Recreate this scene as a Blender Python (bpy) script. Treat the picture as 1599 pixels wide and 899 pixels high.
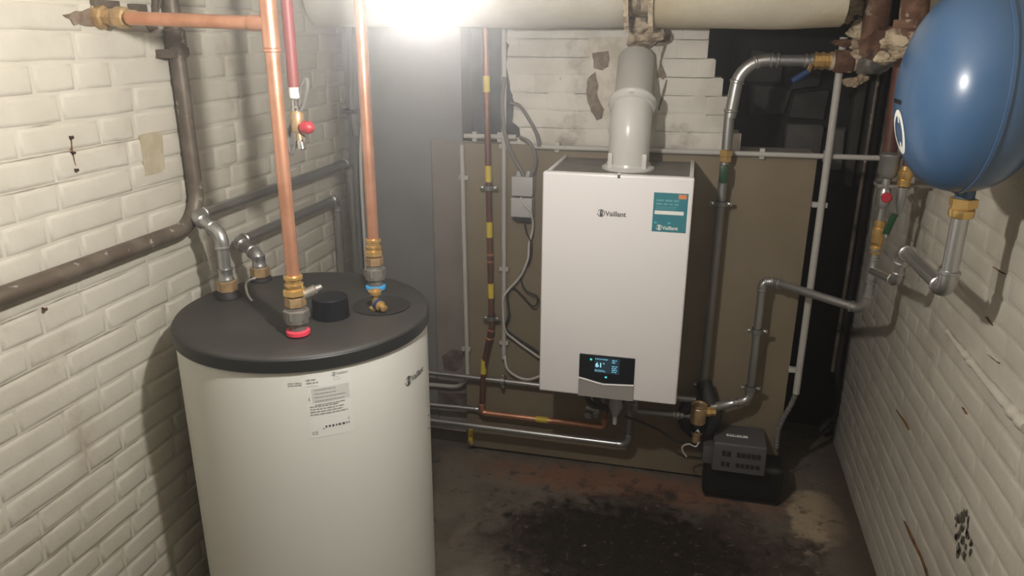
import bpy, bmesh, math, random
from mathutils import Vector, Matrix
from mathutils import noise as mnoise
random.seed(7)
S = bpy.context.scene
for o in list(bpy.data.objects):
    bpy.data.objects.remove(o)
COL = S.collection
V = Vector

# ------------------------------------------------------------ camera, world, light, exposure
FPX, YAW, PITCH, ROLL = 1169.28, 0.234425, 0.3247125, -0.0048973
CAM = V((0, 0, 1.58))
_f = V((-math.sin(YAW)*math.cos(PITCH), math.cos(YAW)*math.cos(PITCH), -math.sin(PITCH)))
_r = V((math.cos(YAW), math.sin(YAW), 0))
_d = _f.cross(_r)
_c, _s = math.cos(ROLL), math.sin(ROLL)
RX, DY = _c*_r + _s*_d, -_s*_r + _c*_d
cd = bpy.data.cameras.new('camera')
cd.sensor_width = 36
cd.lens = 36*FPX/1599
cam = bpy.data.objects.new('camera', cd)
COL.objects.link(cam)
M3 = Matrix((RX, -DY, -_f)).transposed()
cam.matrix_world = Matrix.Translation(CAM) @ M3.to_4x4()
cd.clip_start = .02
S.camera = cam

w = bpy.data.worlds.new('world')
S.world = w
w.use_nodes = True
w.node_tree.nodes['Background'].inputs[0].default_value = (.5, .55, .6, 1)
w.node_tree.nodes['Background'].inputs[1].default_value = .02
# thin scattering volume added through the room for the glare around the bulb
GLARE_HAZE = .045
_vs = w.node_tree.nodes.new('ShaderNodeVolumeScatter')
_vs.inputs['Density'].default_value = GLARE_HAZE
_vs.inputs['Anisotropy'].default_value = .85
w.node_tree.links.new(_vs.outputs[0], w.node_tree.nodes['World Output'].inputs['Volume'])
S.view_settings.view_transform = 'Standard'
S.view_settings.look = 'None'
S.view_settings.gamma = 1
S.view_settings.exposure = 0.0
LAMP = V((-.375, 1.03, 1.648))       # the bare bulb hanging in the cellar
LAMP_R = .022
LAMP_STRENGTH = 1900
LAMP_COL = (1.0, .955, .905, 1)


def P(px, py, X=None, Y=None, Z=None):
    """the point where the sight line of a pixel meets a plane of the room"""
    v = RX*((px-799.5)/FPX) + DY*((py-449.5)/FPX) + _f
    if X is not None: t = X/v.x
    elif Y is not None: t = Y/v.y
    else: t = (Z-CAM.z)/v.z
    return CAM + v*t


# ------------------------------------------------------------ materials
def mat(name, col, rough=.6, metal=0, spec=.5, col2=None, nscale=8, ndetail=4, nmix=(.4, .65), bump=0, bscale=60,
        bdist=.002, rvar=0, coat=0, stains=None):
    m = bpy.data.materials.new(name)
    m.use_nodes = True
    nt = m.node_tree
    b = nt.nodes['Principled BSDF']
    b.inputs['Roughness'].default_value = rough
    b.inputs['Metallic'].default_value = metal
    b.inputs['Specular IOR Level'].default_value = spec
    b.inputs['Coat Weight'].default_value = coat
    b.inputs['Coat Roughness'].default_value = .15
    geo = nt.nodes.new('ShaderNodeNewGeometry')
    out = None
    rgb = nt.nodes.new('ShaderNodeRGB')
    rgb.outputs[0].default_value = (*col, 1)
    out = rgb.outputs[0]

    def noise(scale, detail=4, rough_=.55):
        n = nt.nodes.new('ShaderNodeTexNoise')
        n.inputs['Scale'].default_value = scale
        n.inputs['Detail'].default_value = detail
        n.inputs['Roughness'].default_value = rough_
        nt.links.new(geo.outputs['Position'], n.inputs['Vector'])
        return n.outputs['Fac']

    def ramp(fac, a, b_):
        r = nt.nodes.new('ShaderNodeMapRange')
        r.inputs['From Min'].default_value = a
        r.inputs['From Max'].default_value = b_
        r.interpolation_type = 'SMOOTHSTEP'
        nt.links.new(fac, r.inputs['Value'])
        return r.outputs[0]

    def mix(fac, a, c):
        x = nt.nodes.new('ShaderNodeMix')
        x.data_type = 'RGBA'
        nt.links.new(fac, x.inputs[0])
        nt.links.new(a, x.inputs[6])
        if isinstance(c, tuple):
            x.inputs[7].default_value = (*c, 1)
        else:
            nt.links.new(c, x.inputs[7])
        return x.outputs[2]
    if col2:
        out = mix(ramp(noise(nscale, ndetail), *nmix), out, col2)
    for (c, sc, a, b_) in (stains or []):
        out = mix(ramp(noise(sc, 6, .62), a, b_), out, c)
    nt.links.new(out, b.inputs['Base Color'])
    if rvar:
        mr = nt.nodes.new('ShaderNodeMapRange')
        nt.links.new(noise(nscale*1.7, 4), mr.inputs['Value'])
        mr.inputs['To Min'].default_value = max(.03, rough-rvar)
        mr.inputs['To Max'].default_value = rough+rvar
        nt.links.new(mr.outputs[0], b.inputs['Roughness'])
    if bump:
        bp = nt.nodes.new('ShaderNodeBump')
        bp.inputs['Strength'].default_value = bump
        bp.inputs['Distance'].default_value = bdist
        nt.links.new(noise(bscale, 5, .6), bp.inputs['Height'])
        nt.links.new(bp.outputs[0], b.inputs['Normal'])
    return m


def emit(name, col, strength):
    m = bpy.data.materials.new(name)
    m.use_nodes = True
    b = m.node_tree.nodes['Principled BSDF']
    b.inputs['Base Color'].default_value = (*col, 1)
    b.inputs['Emission Color'].default_value = (*col, 1)
    b.inputs['Emission Strength'].default_value = strength
    b.inputs['Roughness'].default_value = .3
    return m


M = {}
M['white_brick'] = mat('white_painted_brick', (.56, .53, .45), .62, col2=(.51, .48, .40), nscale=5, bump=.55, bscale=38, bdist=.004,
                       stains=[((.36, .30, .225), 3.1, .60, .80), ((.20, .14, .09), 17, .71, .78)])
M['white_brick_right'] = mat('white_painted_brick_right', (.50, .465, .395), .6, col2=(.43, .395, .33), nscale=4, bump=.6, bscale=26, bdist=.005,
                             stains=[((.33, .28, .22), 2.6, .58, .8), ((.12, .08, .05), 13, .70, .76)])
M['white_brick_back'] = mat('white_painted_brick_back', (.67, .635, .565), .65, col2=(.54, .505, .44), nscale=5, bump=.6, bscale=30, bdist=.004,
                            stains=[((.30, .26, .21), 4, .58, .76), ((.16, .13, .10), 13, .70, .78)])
M['plaster'] = mat('old_plaster', (.52, .43, .30), .85, col2=(.24, .17, .11), nscale=22, bump=.8, bscale=40, bdist=.006)
M['plaster_white'] = mat('white_painted_plaster', (.66, .61, .52), .8, col2=(.52, .46, .37), nscale=14, bump=.9, bscale=30, bdist=.008)
M['bare_patch'] = mat('bare_brown_mortar', (.17, .125, .09), .9, col2=(.26, .2, .15), nscale=40, bump=.8, bscale=60, bdist=.004)
M['tan_patch'] = mat('tan_mortar_patch', (.40, .345, .24), .9, col2=(.47, .41, .30), nscale=30, bump=.6, bscale=60)
M['rust_crack'] = mat('rusty_crack', (.22, .10, .035), .9, col2=(.07, .045, .03), nscale=60)
M['joint_crack'] = mat('dark_joint_crack', (.27, .225, .17), .9, col2=(.40, .36, .28), nscale=45)
M['soot'] = mat('soot_stain', (.045, .046, .055), .9, col2=(.08, .08, .09), nscale=20)
M['mould'] = mat('black_mould', (.07, .06, .045), .95, col2=(.16, .14, .10), nscale=80)
M['damp'] = mat('damp_dark_patch', (.09, .065, .055), .9, col2=(.16, .13, .11), nscale=25, bump=.5)
M['render'] = mat('grey_render', (.25, .215, .19), .85, col2=(.19, .165, .145), nscale=3.5, bump=.4, bscale=50, bdist=.003,
                  stains=[((.12, .09, .075), 4, .62, .75)])
M['pier'] = mat('smooth_grey_render', (.205, .20, .195), .7, col2=(.165, .16, .155), nscale=2.2, bump=.25, bscale=40)
M['dark_wall'] = mat('dark_recess_wall', (.016, .0155, .015), .9, col2=(.009, .009, .009), nscale=6, bump=.5, bscale=30)
M['shade_wall'] = mat('shade_black_wall', (.010, .010, .009), .95)
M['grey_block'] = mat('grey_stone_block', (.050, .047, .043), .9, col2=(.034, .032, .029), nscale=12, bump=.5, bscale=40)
M['blue_dark'] = mat('dark_blue_brick', (.06, .063, .075), .85, col2=(.10, .10, .11), nscale=7, bump=.5, bscale=30)
M['ceiling'] = mat('ceiling_white', (.74, .72, .67), .8, col2=(.66, .64, .59), nscale=4)
M['board'] = mat('brown_board', (.225, .180, .118), .75, col2=(.195, .155, .100), nscale=3, bump=.2, bscale=90, bdist=.001,
                 stains=[((.14, .115, .09), 5, .63, .8)])
M['board_edge'] = mat('board_edge', (.10, .08, .06), .9)
M['lagging'] = mat('white_lagging', (.56, .53, .46), .75, col2=(.50, .45, .35), nscale=3, bump=.5, bscale=14, bdist=.006,
                   stains=[((.30, .22, .13), 4, .64, .8)])
M['lagging_cream'] = mat('cream_lagging', (.60, .55, .43), .75, col2=(.50, .41, .25), nscale=2.5, bump=.5, bscale=14, bdist=.006,
                         stains=[((.26, .18, .10), 5, .62, .78)])
M['grey_block_light'] = mat('lighter_grey_stone', (.11, .105, .098), .9, col2=(.075, .07, .066), nscale=12, bump=.5, bscale=40)
M['dark_steel'] = mat('dark_old_steel', (.115, .09, .068), .5, metal=.25, col2=(.17, .14, .11), nscale=14, bump=.5, bscale=70, bdist=.002,
                      stains=[((.40, .36, .30), 24, .615, .65), ((.24, .16, .08), 9, .62, .74)])
M['rust'] = mat('rusty_iron', (.105, .048, .028), .85, metal=.1, col2=(.20, .11, .07), nscale=18, bump=.9, bscale=50, bdist=.006,
                stains=[((.05, .03, .025), 12, .55, .65), ((.36, .29, .21), 17, .60, .66)])
M['brown_pipe'] = mat('brown_painted_pipe', (.11, .040, .028), .5, col2=(.08, .03, .022), nscale=10)
M['red_pipe'] = mat('red_painted_pipe', (.24, .060, .058), .5, col2=(.24, .06, .055), nscale=12)
M['galv'] = mat('galvanised_steel', (.50, .50, .49), .33, metal=.88, col2=(.44, .44, .43), nscale=5, rvar=.03)
M['galv_dull'] = mat('dull_galvanised_steel', (.36, .36, .35), .42, metal=.8, col2=(.31, .305, .295), nscale=6, rvar=.04)
M['chrome'] = mat('chrome', (.75, .74, .72), .14, metal=1)
M['old_alloy'] = mat('grey_alloy_union', (.33, .31, .28), .5, metal=.7, col2=(.26, .245, .22), nscale=40)
M['copper'] = mat('copper', (.72, .36, .225), .34, metal=.75, col2=(.60, .28, .165), nscale=13, rvar=.06)
M['copper_dark'] = mat('aged_copper', (.34, .16, .10), .38, metal=.8, col2=(.22, .10, .07), nscale=9, rvar=.08)
M['brass'] = mat('brass', (.80, .53, .20), .25, metal=.75, col2=(.62, .40, .15), nscale=30, rvar=.06)
M['brass_dull'] = mat('dull_brass', (.55, .38, .20), .38, metal=.5, col2=(.40, .27, .14), nscale=30)
M['yellow'] = mat('yellow_tape', (.62, .47, .045), .5)
M['white_enamel'] = mat('white_enamel', (.83, .80, .785), .30, spec=.5)
M['boiler_side'] = mat('boiler_side_grey', (.46, .45, .43), .4)
M['tank_white'] = mat('tank_white_jacket', (.80, .80, .745), .42, spec=.4)
M['tank_lid'] = mat('charcoal_lid_plastic', (.036, .034, .031), .55, col2=(.046, .043, .039), nscale=7, bump=.15, bscale=200, bdist=.0006,
                    stains=[((.075, .072, .066), 6, .66, .8)])
M['tank_rim'] = mat('charcoal_rim_plastic', (.018, .020, .020), .45)
M['black_gloss'] = mat('black_plastic', (.008, .009, .012), .3, spec=.25)
M['black_matt'] = mat('black_rubber', (.018, .017, .016), .65)
M['top_grey'] = mat('boiler_top_grey', (.155, .14, .125), .6, col2=(.19, .17, .15), nscale=20)
M['flue_white'] = mat('flue_white', (.60, .585, .55), .28)
M['flue_grey'] = mat('flue_pipe_grey', (.47, .45, .41), .4)
M['silver'] = mat('silver_flap', (.40, .385, .36), .4, metal=.3)
M['highlight_strip'] = mat('painted_highlight_strip', (.92, .90, .87), .3, metal=0)  # the chrome's bright highlight is painted as a plain near-white
M['ink'] = mat('dark_ink', (.06, .06, .06), .6)
M['ink_grey'] = mat('grey_ink', (.33, .325, .31), .6)
M['ink_faint'] = mat('faint_ink', (.64, .635, .60), .6)
M['label_white'] = mat('label_white', (.82, .82, .78), .5)
M['teal'] = mat('teal_sticker', (.035, .205, .245), .4)
M['teal_light'] = mat('teal_light_print', (.13, .36, .40), .4)
M['cyan'] = mat('cyan_print', (.10, .50, .62), .4)
M['orange'] = mat('orange_print', (.70, .25, .10), .4)
M['screen'] = emit('lcd_screen', (.010, .022, .030), 1.0)
M['lcd_text'] = emit('lcd_text', (.38, .78, .95), 1.0)
M['lcd_dim'] = emit('lcd_dim_text', (.15, .42, .58), .8)
M['lcd_cyan'] = emit('lcd_cyan_light', (.05, .62, .62), .9)
M['conduit'] = mat('white_pvc_conduit', (.44, .42, .385), .5)
M['box_grey'] = mat('grey_junction_box', (.42, .41, .40), .5)
M['cable_white'] = mat('white_cable', (.50, .48, .45), .5)
M['cable_black'] = mat('black_cable', (.022, .020, .019), .55)
M['cable_grey'] = mat('grey_cable', (.15, .14, .13), .6)
M['red'] = mat('red_plastic', (.42, .022, .035), .4)
M['pink_red'] = mat('red_ring_plastic', (.75, .06, .10), .4)
M['blue_ring'] = mat('blue_ring_plastic', (.05, .36, .72), .4)
M['blue_lever'] = mat('dark_blue_lever', (.015, .045, .14), .4)
M['green'] = mat('green_lever', (.010, .055, .020), .4)
M['vessel_blue'] = mat('blue_vessel_enamel', (.050, .108, .205), .31, spec=.5, coat=.25)
M['pump_grey'] = mat('pump_grey_plastic', (.088, .083, .088), .5)
M['pump_black'] = mat('pump_black_plastic', (.012, .012, .012), .4)
M['mortar_black'] = mat('recess_black', (.006, .006, .006), .9)


def floor_mat():
    m = bpy.data.materials.new('cellar_floor')
    m.use_nodes = True
    nt = m.node_tree
    L = nt.links
    b = nt.nodes['Principled BSDF']
    g = nt.nodes.new('ShaderNodeNewGeometry')
    sep = nt.nodes.new('ShaderNodeSeparateXYZ')
    L.new(g.outputs['Position'], sep.inputs[0])

    def noise(sc, de=5, ro=.6):
        n = nt.nodes.new('ShaderNodeTexNoise')
        n.inputs['Scale'].default_value = sc
        n.inputs['Detail'].default_value = de
        n.inputs['Roughness'].default_value = ro
        L.new(g.outputs['Position'], n.inputs['Vector'])
        return n.outputs['Fac']

    def mth(op, a, c=None, clamp=False):
        n = nt.nodes.new('ShaderNodeMath')
        n.operation = op
        n.use_clamp = clamp
        for i, x in enumerate((a, c)):
            if x is None: continue
            if isinstance(x, (int, float)): n.inputs[i].default_value = x
            else: L.new(x, n.inputs[i])
        return n.outputs[0]

    def blob(cx, cy, rx, ry, nz, amp, edge=.25):
        dx = mth('DIVIDE', mth('SUBTRACT', sep.outputs[0], cx), rx)
        dy = mth('DIVIDE', mth('SUBTRACT', sep.outputs[1], cy), ry)
        d = mth('SQRT', mth('ADD', mth('MULTIPLY', dx, dx), mth('MULTIPLY', dy, dy)))
        d = mth('ADD', d, mth('MULTIPLY', mth('SUBTRACT', nz, .5), amp))
        r = nt.nodes.new('ShaderNodeMapRange')
        r.interpolation_type = 'SMOOTHSTEP'
        r.inputs['From Min'].default_value = 1+edge
        r.inputs['From Max'].default_value = 1-edge
        L.new(d, r.inputs['Value'])
        return r.outputs[0]

    def mix(f, a, c):
        x = nt.nodes.new('ShaderNodeMix')
        x.data_type = 'RGBA'
        L.new(f, x.inputs[0])
        L.new(a, x.inputs[6])
        x.inputs[7].default_value = (*c, 1)
        return x.outputs[2]

    def ramp(f, a, c):
        r = nt.nodes.new('ShaderNodeMapRange')
        r.interpolation_type = 'SMOOTHSTEP'
        r.inputs['From Min'].default_value = a
        r.inputs['From Max'].default_value = c
        L.new(f, r.inputs['Value'])
        return r.outputs[0]
    rgb = nt.nodes.new('ShaderNodeRGB')
    rgb.outputs[0].default_value = (.165, .138, .105, 1)
    n1, n2, n3, n4 = noise(6), noise(22), noise(3, 6, .65), noise(60, 3)
    c = mix(ramp(n1, .4, .65), rgb.outputs[0], (.115, .092, .070))
    c = mix(blob(-.15, 2.44, .50, .085, n2, 2.2, .5), c, (.215, .105, .062))     # brick dust along the board
    c = mix(ramp(n3, .58, .68), c, (.19, .155, .115))
    c = mix(blob(.50, 2.40, .10, .15, n1, 2.6, .18), c, (.36, .28, .19))     # pale scraps right of the pump
    c = mix(blob(.10, 2.18, .18, .09, n1, 3.0, .2), c, (.21, .165, .120))
    wet1 = blob(.05, 1.82, .64, .57, n1, 1.5, .16)
    wet2 = blob(-.10, 2.08, .40, .24, n2, 1.8, .3)
    c = mix(mth('MULTIPLY', wet1, mth('ADD', .45, mth('MULTIPLY', ramp(n2, .36, .52), .5))), c, (.045, .028, .021))
    c = mix(mth('MULTIPLY', blob(.72, 2.1, .14, 1.3, n1, .8, .4), .8), c, (.060, .040, .028))
    c = mix(wet2, c, (.020, .016, .013))
    c = mix(mth('MULTIPLY', ramp(n2, .58, .66), .6), c, (.035, .022, .015))
    c = mix(mth('MULTIPLY', ramp(noise(30, 5, .7), .60, .66), .55), c, (.15, .115, .085))
    c = mix(mth('MULTIPLY', ramp(n4, .66, .72), .6), c, (.24, .20, .15))
    c = mix(blob(-.56, 1.55, .12, .35, n1, 1.2, .35), c, (.17, .165, .125))     # pale strip beside the tank
    L.new(c, b.inputs['Base Color'])
    rr = mth('SUBTRACT', .85, mth('MULTIPLY', wet2, .42))
    L.new(rr, b.inputs['Roughness'])
    bp = nt.nodes.new('ShaderNodeBump')
    bp.inputs['Strength'].default_value = .7
    bp.inputs['Distance'].default_value = .008
    L.new(n2, bp.inputs['Height'])
    L.new(bp.outputs[0], b.inputs['Normal'])
    return m


M['floor'] = floor_mat()


# ------------------------------------------------------------ mesh builder
def frame(t):
    t = t.normalized()
    a = V((0, 0, 1)) if abs(t.z) < .9 else V((1, 0, 0))
    u = t.cross(a).normalized()
    return u, t.cross(u).normalized()


class G:
    def __init__(s):
        s.b = bmesh.new()

    def box(s, x0, x1, y0, y1, z0, z1, r=0, seg=2):
        vs = [s.b.verts.new((x, y, z)) for x in (x0, x1) for y in (y0, y1) for z in (z0, z1)]
        fs = [s.b.faces.new([vs[i] for i in q]) for q in ((0, 1, 3, 2), (4, 6, 7, 5), (0, 4, 5, 1), (2, 3, 7, 6), (0, 2, 6, 4), (1, 5, 7, 3))]
        if r:
            es = list({e for f in fs for e in f.edges})
            bmesh.ops.bevel(s.b, geom=es, offset=r, segments=seg, affect='EDGES', profile=.6)
        return s

    def tube(s, pts, r, n=14, caps=True, bend=0, seg=6):
        pts = [V(p) for p in pts]
        if bend:
            q = [pts[0]]
            for i in range(1, len(pts)-1):
                a, c, d = pts[i-1], pts[i], pts[i+1]
                la, lb = (a-c).length, (d-c).length
                k = min(bend, la*.48, lb*.48)
                A, B = c+(a-c).normalized()*k, c+(d-c).normalized()*k
                for j in range(seg+1):
                    t = j/seg
                    q.append(A*(1-t)**2+c*2*t*(1-t)+B*t*t)
            q.append(pts[-1])
            pts = q
        rings = []
        u = None
        for i, p in enumerate(pts):
            t = (pts[min(i+1, len(pts)-1)]-pts[max(i-1, 0)])
            if t.length < 1e-7: t = V((0, 0, 1))
            t.normalize()
            if u is None: u, _ = frame(t)
            u = (u-t*u.dot(t)).normalized()
            v = t.cross(u)
            rr = r(i/(len(pts)-1)) if callable(r) else r
            rings.append([s.b.verts.new(p+(u*math.cos(2*math.pi*k/n)+v*math.sin(2*math.pi*k/n))*rr) for k in range(n)])
        for a, c in zip(rings, rings[1:]):
            for k in range(n):
                s.b.faces.new((a[k], a[(k+1) % n], c[(k+1) % n], c[k]))
        if caps:
            s.b.faces.new(rings[0][::-1])
            s.b.faces.new(rings[-1])
        return s

    def lathe(s, prof, o, axis=(0, 0, 1), n=24, rot=0):
        """prof: list of (t along axis, radius)"""
        o, t = V(o), V(axis).normalized()
        u, v = frame(t)
        rings = []
        for (h, r) in prof:
            if r < 1e-6: rings.append([s.b.verts.new(o+t*h)])
            else: rings.append([s.b.verts.new(o+t*h+(u*math.cos(2*math.pi*k/n+rot)+v*math.sin(2*math.pi*k/n+rot))*r) for k in range(n)])
        for a, c in zip(rings, rings[1:]):
            for k in range(n):
                q = [a[k % len(a)], a[(k+1) % len(a)], c[(k+1) % len(c)], c[k % len(c)]]
                q = list(dict.fromkeys(q))
                if len(q) > 2: s.b.faces.new(q)
        if len(rings[0]) > 1: s.b.faces.new(rings[0][::-1])
        if len(rings[-1]) > 1: s.b.faces.new(rings[-1])
        return s

    def poly(s, outline, y0, y1, plane='xz'):
        """a prism of an outline in the xz plane between y0 and y1"""
        a = [s.b.verts.new((x, y0, z)) for x, z in outline]
        c = [s.b.verts.new((x, y1, z)) for x, z in outline]
        n = len(a)
        s.b.faces.new(a)
        s.b.faces.new(c[::-1])
        for k in range(n):
            s.b.faces.new((a[k], c[k], c[(k+1) % n], a[(k+1) % n]))
        return s

    def blob(s, c, r, amp=.35, sc=30, sub=3, stretch=(1, 1, 1)):
        ret = bmesh.ops.create_icosphere(s.b, subdivisions=sub, radius=1)
        c = V(c)
        for v in ret['verts']:
            d = v.co.copy()
            k = 1+amp*mnoise.noise(d*1.4+c*sc)+amp*.5*mnoise.noise(d*3.7+c*sc)
            v.co = c+V((d.x*stretch[0], d.y*stretch[1], d.z*stretch[2]))*r*k
        return s


def wloc(o):
    l = V((0, 0, 0))
    while o is not None:
        l = l+o.location
        o = o.parent
    return l


def link(name, me, m, parent=None, smooth=True):
    b = bmesh.new()
    b.from_mesh(me)
    bmesh.ops.recalc_face_normals(b, faces=b.faces)
    for e in b.edges:
        if len(e.link_faces) == 2 and e.calc_face_angle(0) > .62: e.smooth = False
    for f in b.faces: f.smooth = smooth
    b.to_mesh(me)
    b.free()
    if m is not None: me.materials.append(m)
    vs = me.vertices
    n = max(1, len(vs))
    lo = V((min(v.co.x for v in vs), min(v.co.y for v in vs), min(v.co.z for v in vs)))
    hi = V((max(v.co.x for v in vs), max(v.co.y for v in vs), max(v.co.z for v in vs)))
    c = V(((lo.x+hi.x)/2, (lo.y+hi.y)/2, lo.z))
    me.transform(Matrix.Translation(-c))
    o = bpy.data.objects.new(name, me)
    COL.objects.link(o)
    o.parent = parent
    o.location = c-(wloc(parent) if parent else V((0, 0, 0)))
    return o


def obj(name, g, m, parent=None, smooth=True):
    me = bpy.data.meshes.new(name)
    g.b.to_mesh(me)
    g.b.free()
    return link(name, me, m, parent, smooth)


def tag(o, label, cat, group=None):
    o['label'] = label
    o['category'] = cat
    if group: o['group'] = group
    return o


def thing(name, loc, label, cat, group=None):
    o = bpy.data.objects.new(name, None)
    o.empty_display_size = .05
    COL.objects.link(o)
    o.location = V(loc)
    return tag(o, label, cat, group)


def struct(name, g, m, smooth=False, parent=None):
    o = obj(name, g, m, parent, smooth)
    if parent is None: o['kind'] = 'structure'
    return o


def smoothpath(pts, k=6):
    pts = [V(p) for p in pts]
    q = [pts[0]*2-pts[1]]+pts+[pts[-1]*2-pts[-2]]
    out = []
    for i in range(1, len(q)-2):
        for j in range(k):
            t = j/k
            a, b, c, d = q[i-1], q[i], q[i+1], q[i+2]
            out.append(.5*((2*b)+(c-a)*t+(2*a-5*b+4*c-d)*t*t+(3*b-a-3*c+d)*t**3))
    out.append(pts[-1])
    return out


# ------------------------------------------------------------ room shell
XL, XR, YB = -1.25, .66, 2.60      # left wall, right wall, back wall
YF = -1.3                          # wall behind the photographer


def in_view(p):
    q = p-CAM
    z = q.dot(_f)
    if z < .05: return False
    x, y = 799.5+FPX*q.dot(RX)/z, 449.5+FPX*q.dot(DY)/z
    return -150 < x < 1750 and -100 < y < 1000


g = G()
N = 90
X0, X1, Y0, Y1 = XL, XR, YF, 3.2
grid = [[g.b.verts.new((X0+(X1-X0)*i/N, Y0+(Y1-Y0)*j/N, .0)) for i in range(N+1)] for j in range(N+1)]
for row in grid:
    for v in row:
        v.co.z = -.004+.006*mnoise.noise(v.co*3)+.003*mnoise.noise(v.co*11)
for j in range(N):
    for i in range(N):
        g.b.faces.new((grid[j][i], grid[j][i+1], grid[j+1][i+1], grid[j+1][i]))
struct('floor', g, M['floor'], True)
struct('ceiling', G().box(XL-.1, XR+.1, YF, 3.3, 2.12, 2.2), M['ceiling'])
struct('wall_front', G().box(XL-.1, XR+.1, YF-.1, YF, 0, 2.12), M['ceiling'])
wl = struct('wall_left', G().box(XL-.15, XL-.0012, YF, 2.7, -.02, 2.12), M['white_brick'])
wr = struct('wall_right', G().box(XR+.0009, XR+.15, YF, 3.0, -.02, 2.12), M['white_brick_right'])


def brick_mesh(L, H, prof, jit, rnd, m):
    """one brick as seen in a wall: x along the course, z up, front towards -y; edges rounded"""
    b = bmesh.new()
    rings = []
    base = [(-1, -1), (-.4, -1), (.35, -1), (1, -1), (1, 1), (.4, 1), (-.35, 1), (-1, 1)]
    cj = [(rnd.uniform(-jit, jit), rnd.uniform(-jit, jit), rnd.uniform(-.4, .4)) for _ in base]
    for (ins, out) in prof:
        ring = []
        for k, (sx, sz) in enumerate(base):
            ring.append(b.verts.new((sx*(L/2-ins)+cj[k][0], -out*(1+(cj[k][2] if out > 0 else 0)), sz*(H/2-ins)+H/2+cj[k][1])))
        rings.append(ring)
    for a, c in zip(rings, rings[1:]):
        for k in range(8):
            b.faces.new((a[k], a[(k+1) % 8], c[(k+1) % 8], c[k]))
    q = rings[-1]
    b.faces.new((q[7], q[0], q[1], q[6]))
    b.faces.new((q[6], q[1], q[2], q[5]))
    b.faces.new((q[5], q[2], q[3], q[4]))
    bmesh.ops.recalc_face_normals(b, faces=b.faces)
    for f in b.faces: f.smooth = True
    me = bpy.data.meshes.new('brick')
    b.to_mesh(me)
    b.free()
    me.materials.append(m)
    return me


PROF = [(0, -.002), (.0035, .0014), (.010, .0021)]
PROF_FLAT = [(0, -.0008), (.004, .0003), (.010, .0006)]
PROF_SOFT = [(0, -.0012), (.005, .0007), (.013, .0012)]


def brick_wall(parent, m, origin, rotz, ulen, zlo, zhi, pitch, seed, skip=None, jit=.0015, H=.0535, prof=None, span=None, limit=298, tint=None):
    """courses of single bricks laid from origin along u; bricks out of the picture go into one joined part"""
    rnd = random.Random(seed)
    sl, hl = .205, .098
    meshes = {k: [brick_mesh(l, H, prof or PROF, jit, rnd, m) for _ in range(10)] for k, l in (('s', sl), ('h', hl))}
    rot = Matrix.Rotation(rotz, 4, 'Z')
    cand, rest = [], []
    nz = int((zhi-zlo)/pitch)
    for c in range(nz):
        z = zlo+c*pitch
        u = [0, -.155, -.055, -.11][c % 4]+rnd.uniform(-.012, .012)
        hdr = c % 2 == 1
        while u < ulen:
            kind = 'h' if (hdr and rnd.random() < .55) or (not hdr and rnd.random() < .06) else 's'
            L = sl if kind == 's' else hl
            a, b_ = max(u, 0), min(u+L, ulen)
            u += L+.007
            if span: b_ = min(b_, span(z)); 
            if b_-a < .025: continue
            sc = (b_-a)/L
            w_ = V(origin)+rot @ V(((a+b_)/2, 0, 0))+V((0, 0, z+rnd.uniform(-.0012, .0012)))
            if skip and skip(w_): continue
            cand.append((w_, rotz, kind, sc, rnd.randrange(10), rnd.uniform(-.012, .012), rnd.uniform(-.008, .008)))
    vis = [c for c in cand if in_view(c[0])]
    vis.sort(key=lambda c: (c[0]-CAM).length)
    picked = vis[:limit]
    ids = {id(c) for c in picked}
    pl = wloc(parent)
    for (p, rz, kind, sc, k, tilt, tz) in picked:
        o = bpy.data.objects.new('brick', meshes[kind][k])
        COL.objects.link(o)
        o.parent = parent
        o.location = p-pl
        o.rotation_euler = (0, tilt*.6, rz)
        o.scale = (sc, 1+tz*30, 1)
    rest = [c for c in cand if id(c) not in ids]
    if rest:
        b = bmesh.new()
        for (p, rz, kind, sc, k, tilt, tz) in rest:
            n0 = len(b.verts)
            b.from_mesh(meshes[kind][k])
            b.verts.ensure_lookup_table()
            mm = Matrix.Translation(p) @ Matrix.Rotation(rz, 4, 'Z') @ Matrix.Diagonal((sc, 1, 1, 1))
            for v in b.verts[n0:]: v.co = mm @ v.co
        me = bpy.data.meshes.new('brickwork')
        b.to_mesh(me)
        b.free()
        o = link('brickwork', me, m, parent)
        o['kind'] = 'stuff'
    return len(picked), len(rest)


# left wall: bricks from y=.80 to the corner
tank_hide = lambda p: p.z < .93 and 1.42 < p.y < 2.6 and False
print('left', brick_wall(wl, M['white_brick'], (XL, -.6, 0), math.pi/2, 3.2, .012, 2.1, .0583, 3))
print('right', brick_wall(wr, M['white_brick_right'], (XR, 2.995, 0), -math.pi/2, 3.2, .012, 2.1, .0583, 5, jit=.002, prof=PROF_SOFT))

# back wall: rendered lower part behind the board, painted bricks above it with a ragged broken end, pier on the left
wb = struct('wall_back', G().box(-.93, .385, YB, YB+.12, -.02, 1.222), M['render'])


def back_edge(z):
    return .645+(.022 if z > 1.50 else .05 if z > 1.45 else .078 if z > 1.39 else .118 if z > 1.27 else .15)


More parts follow.
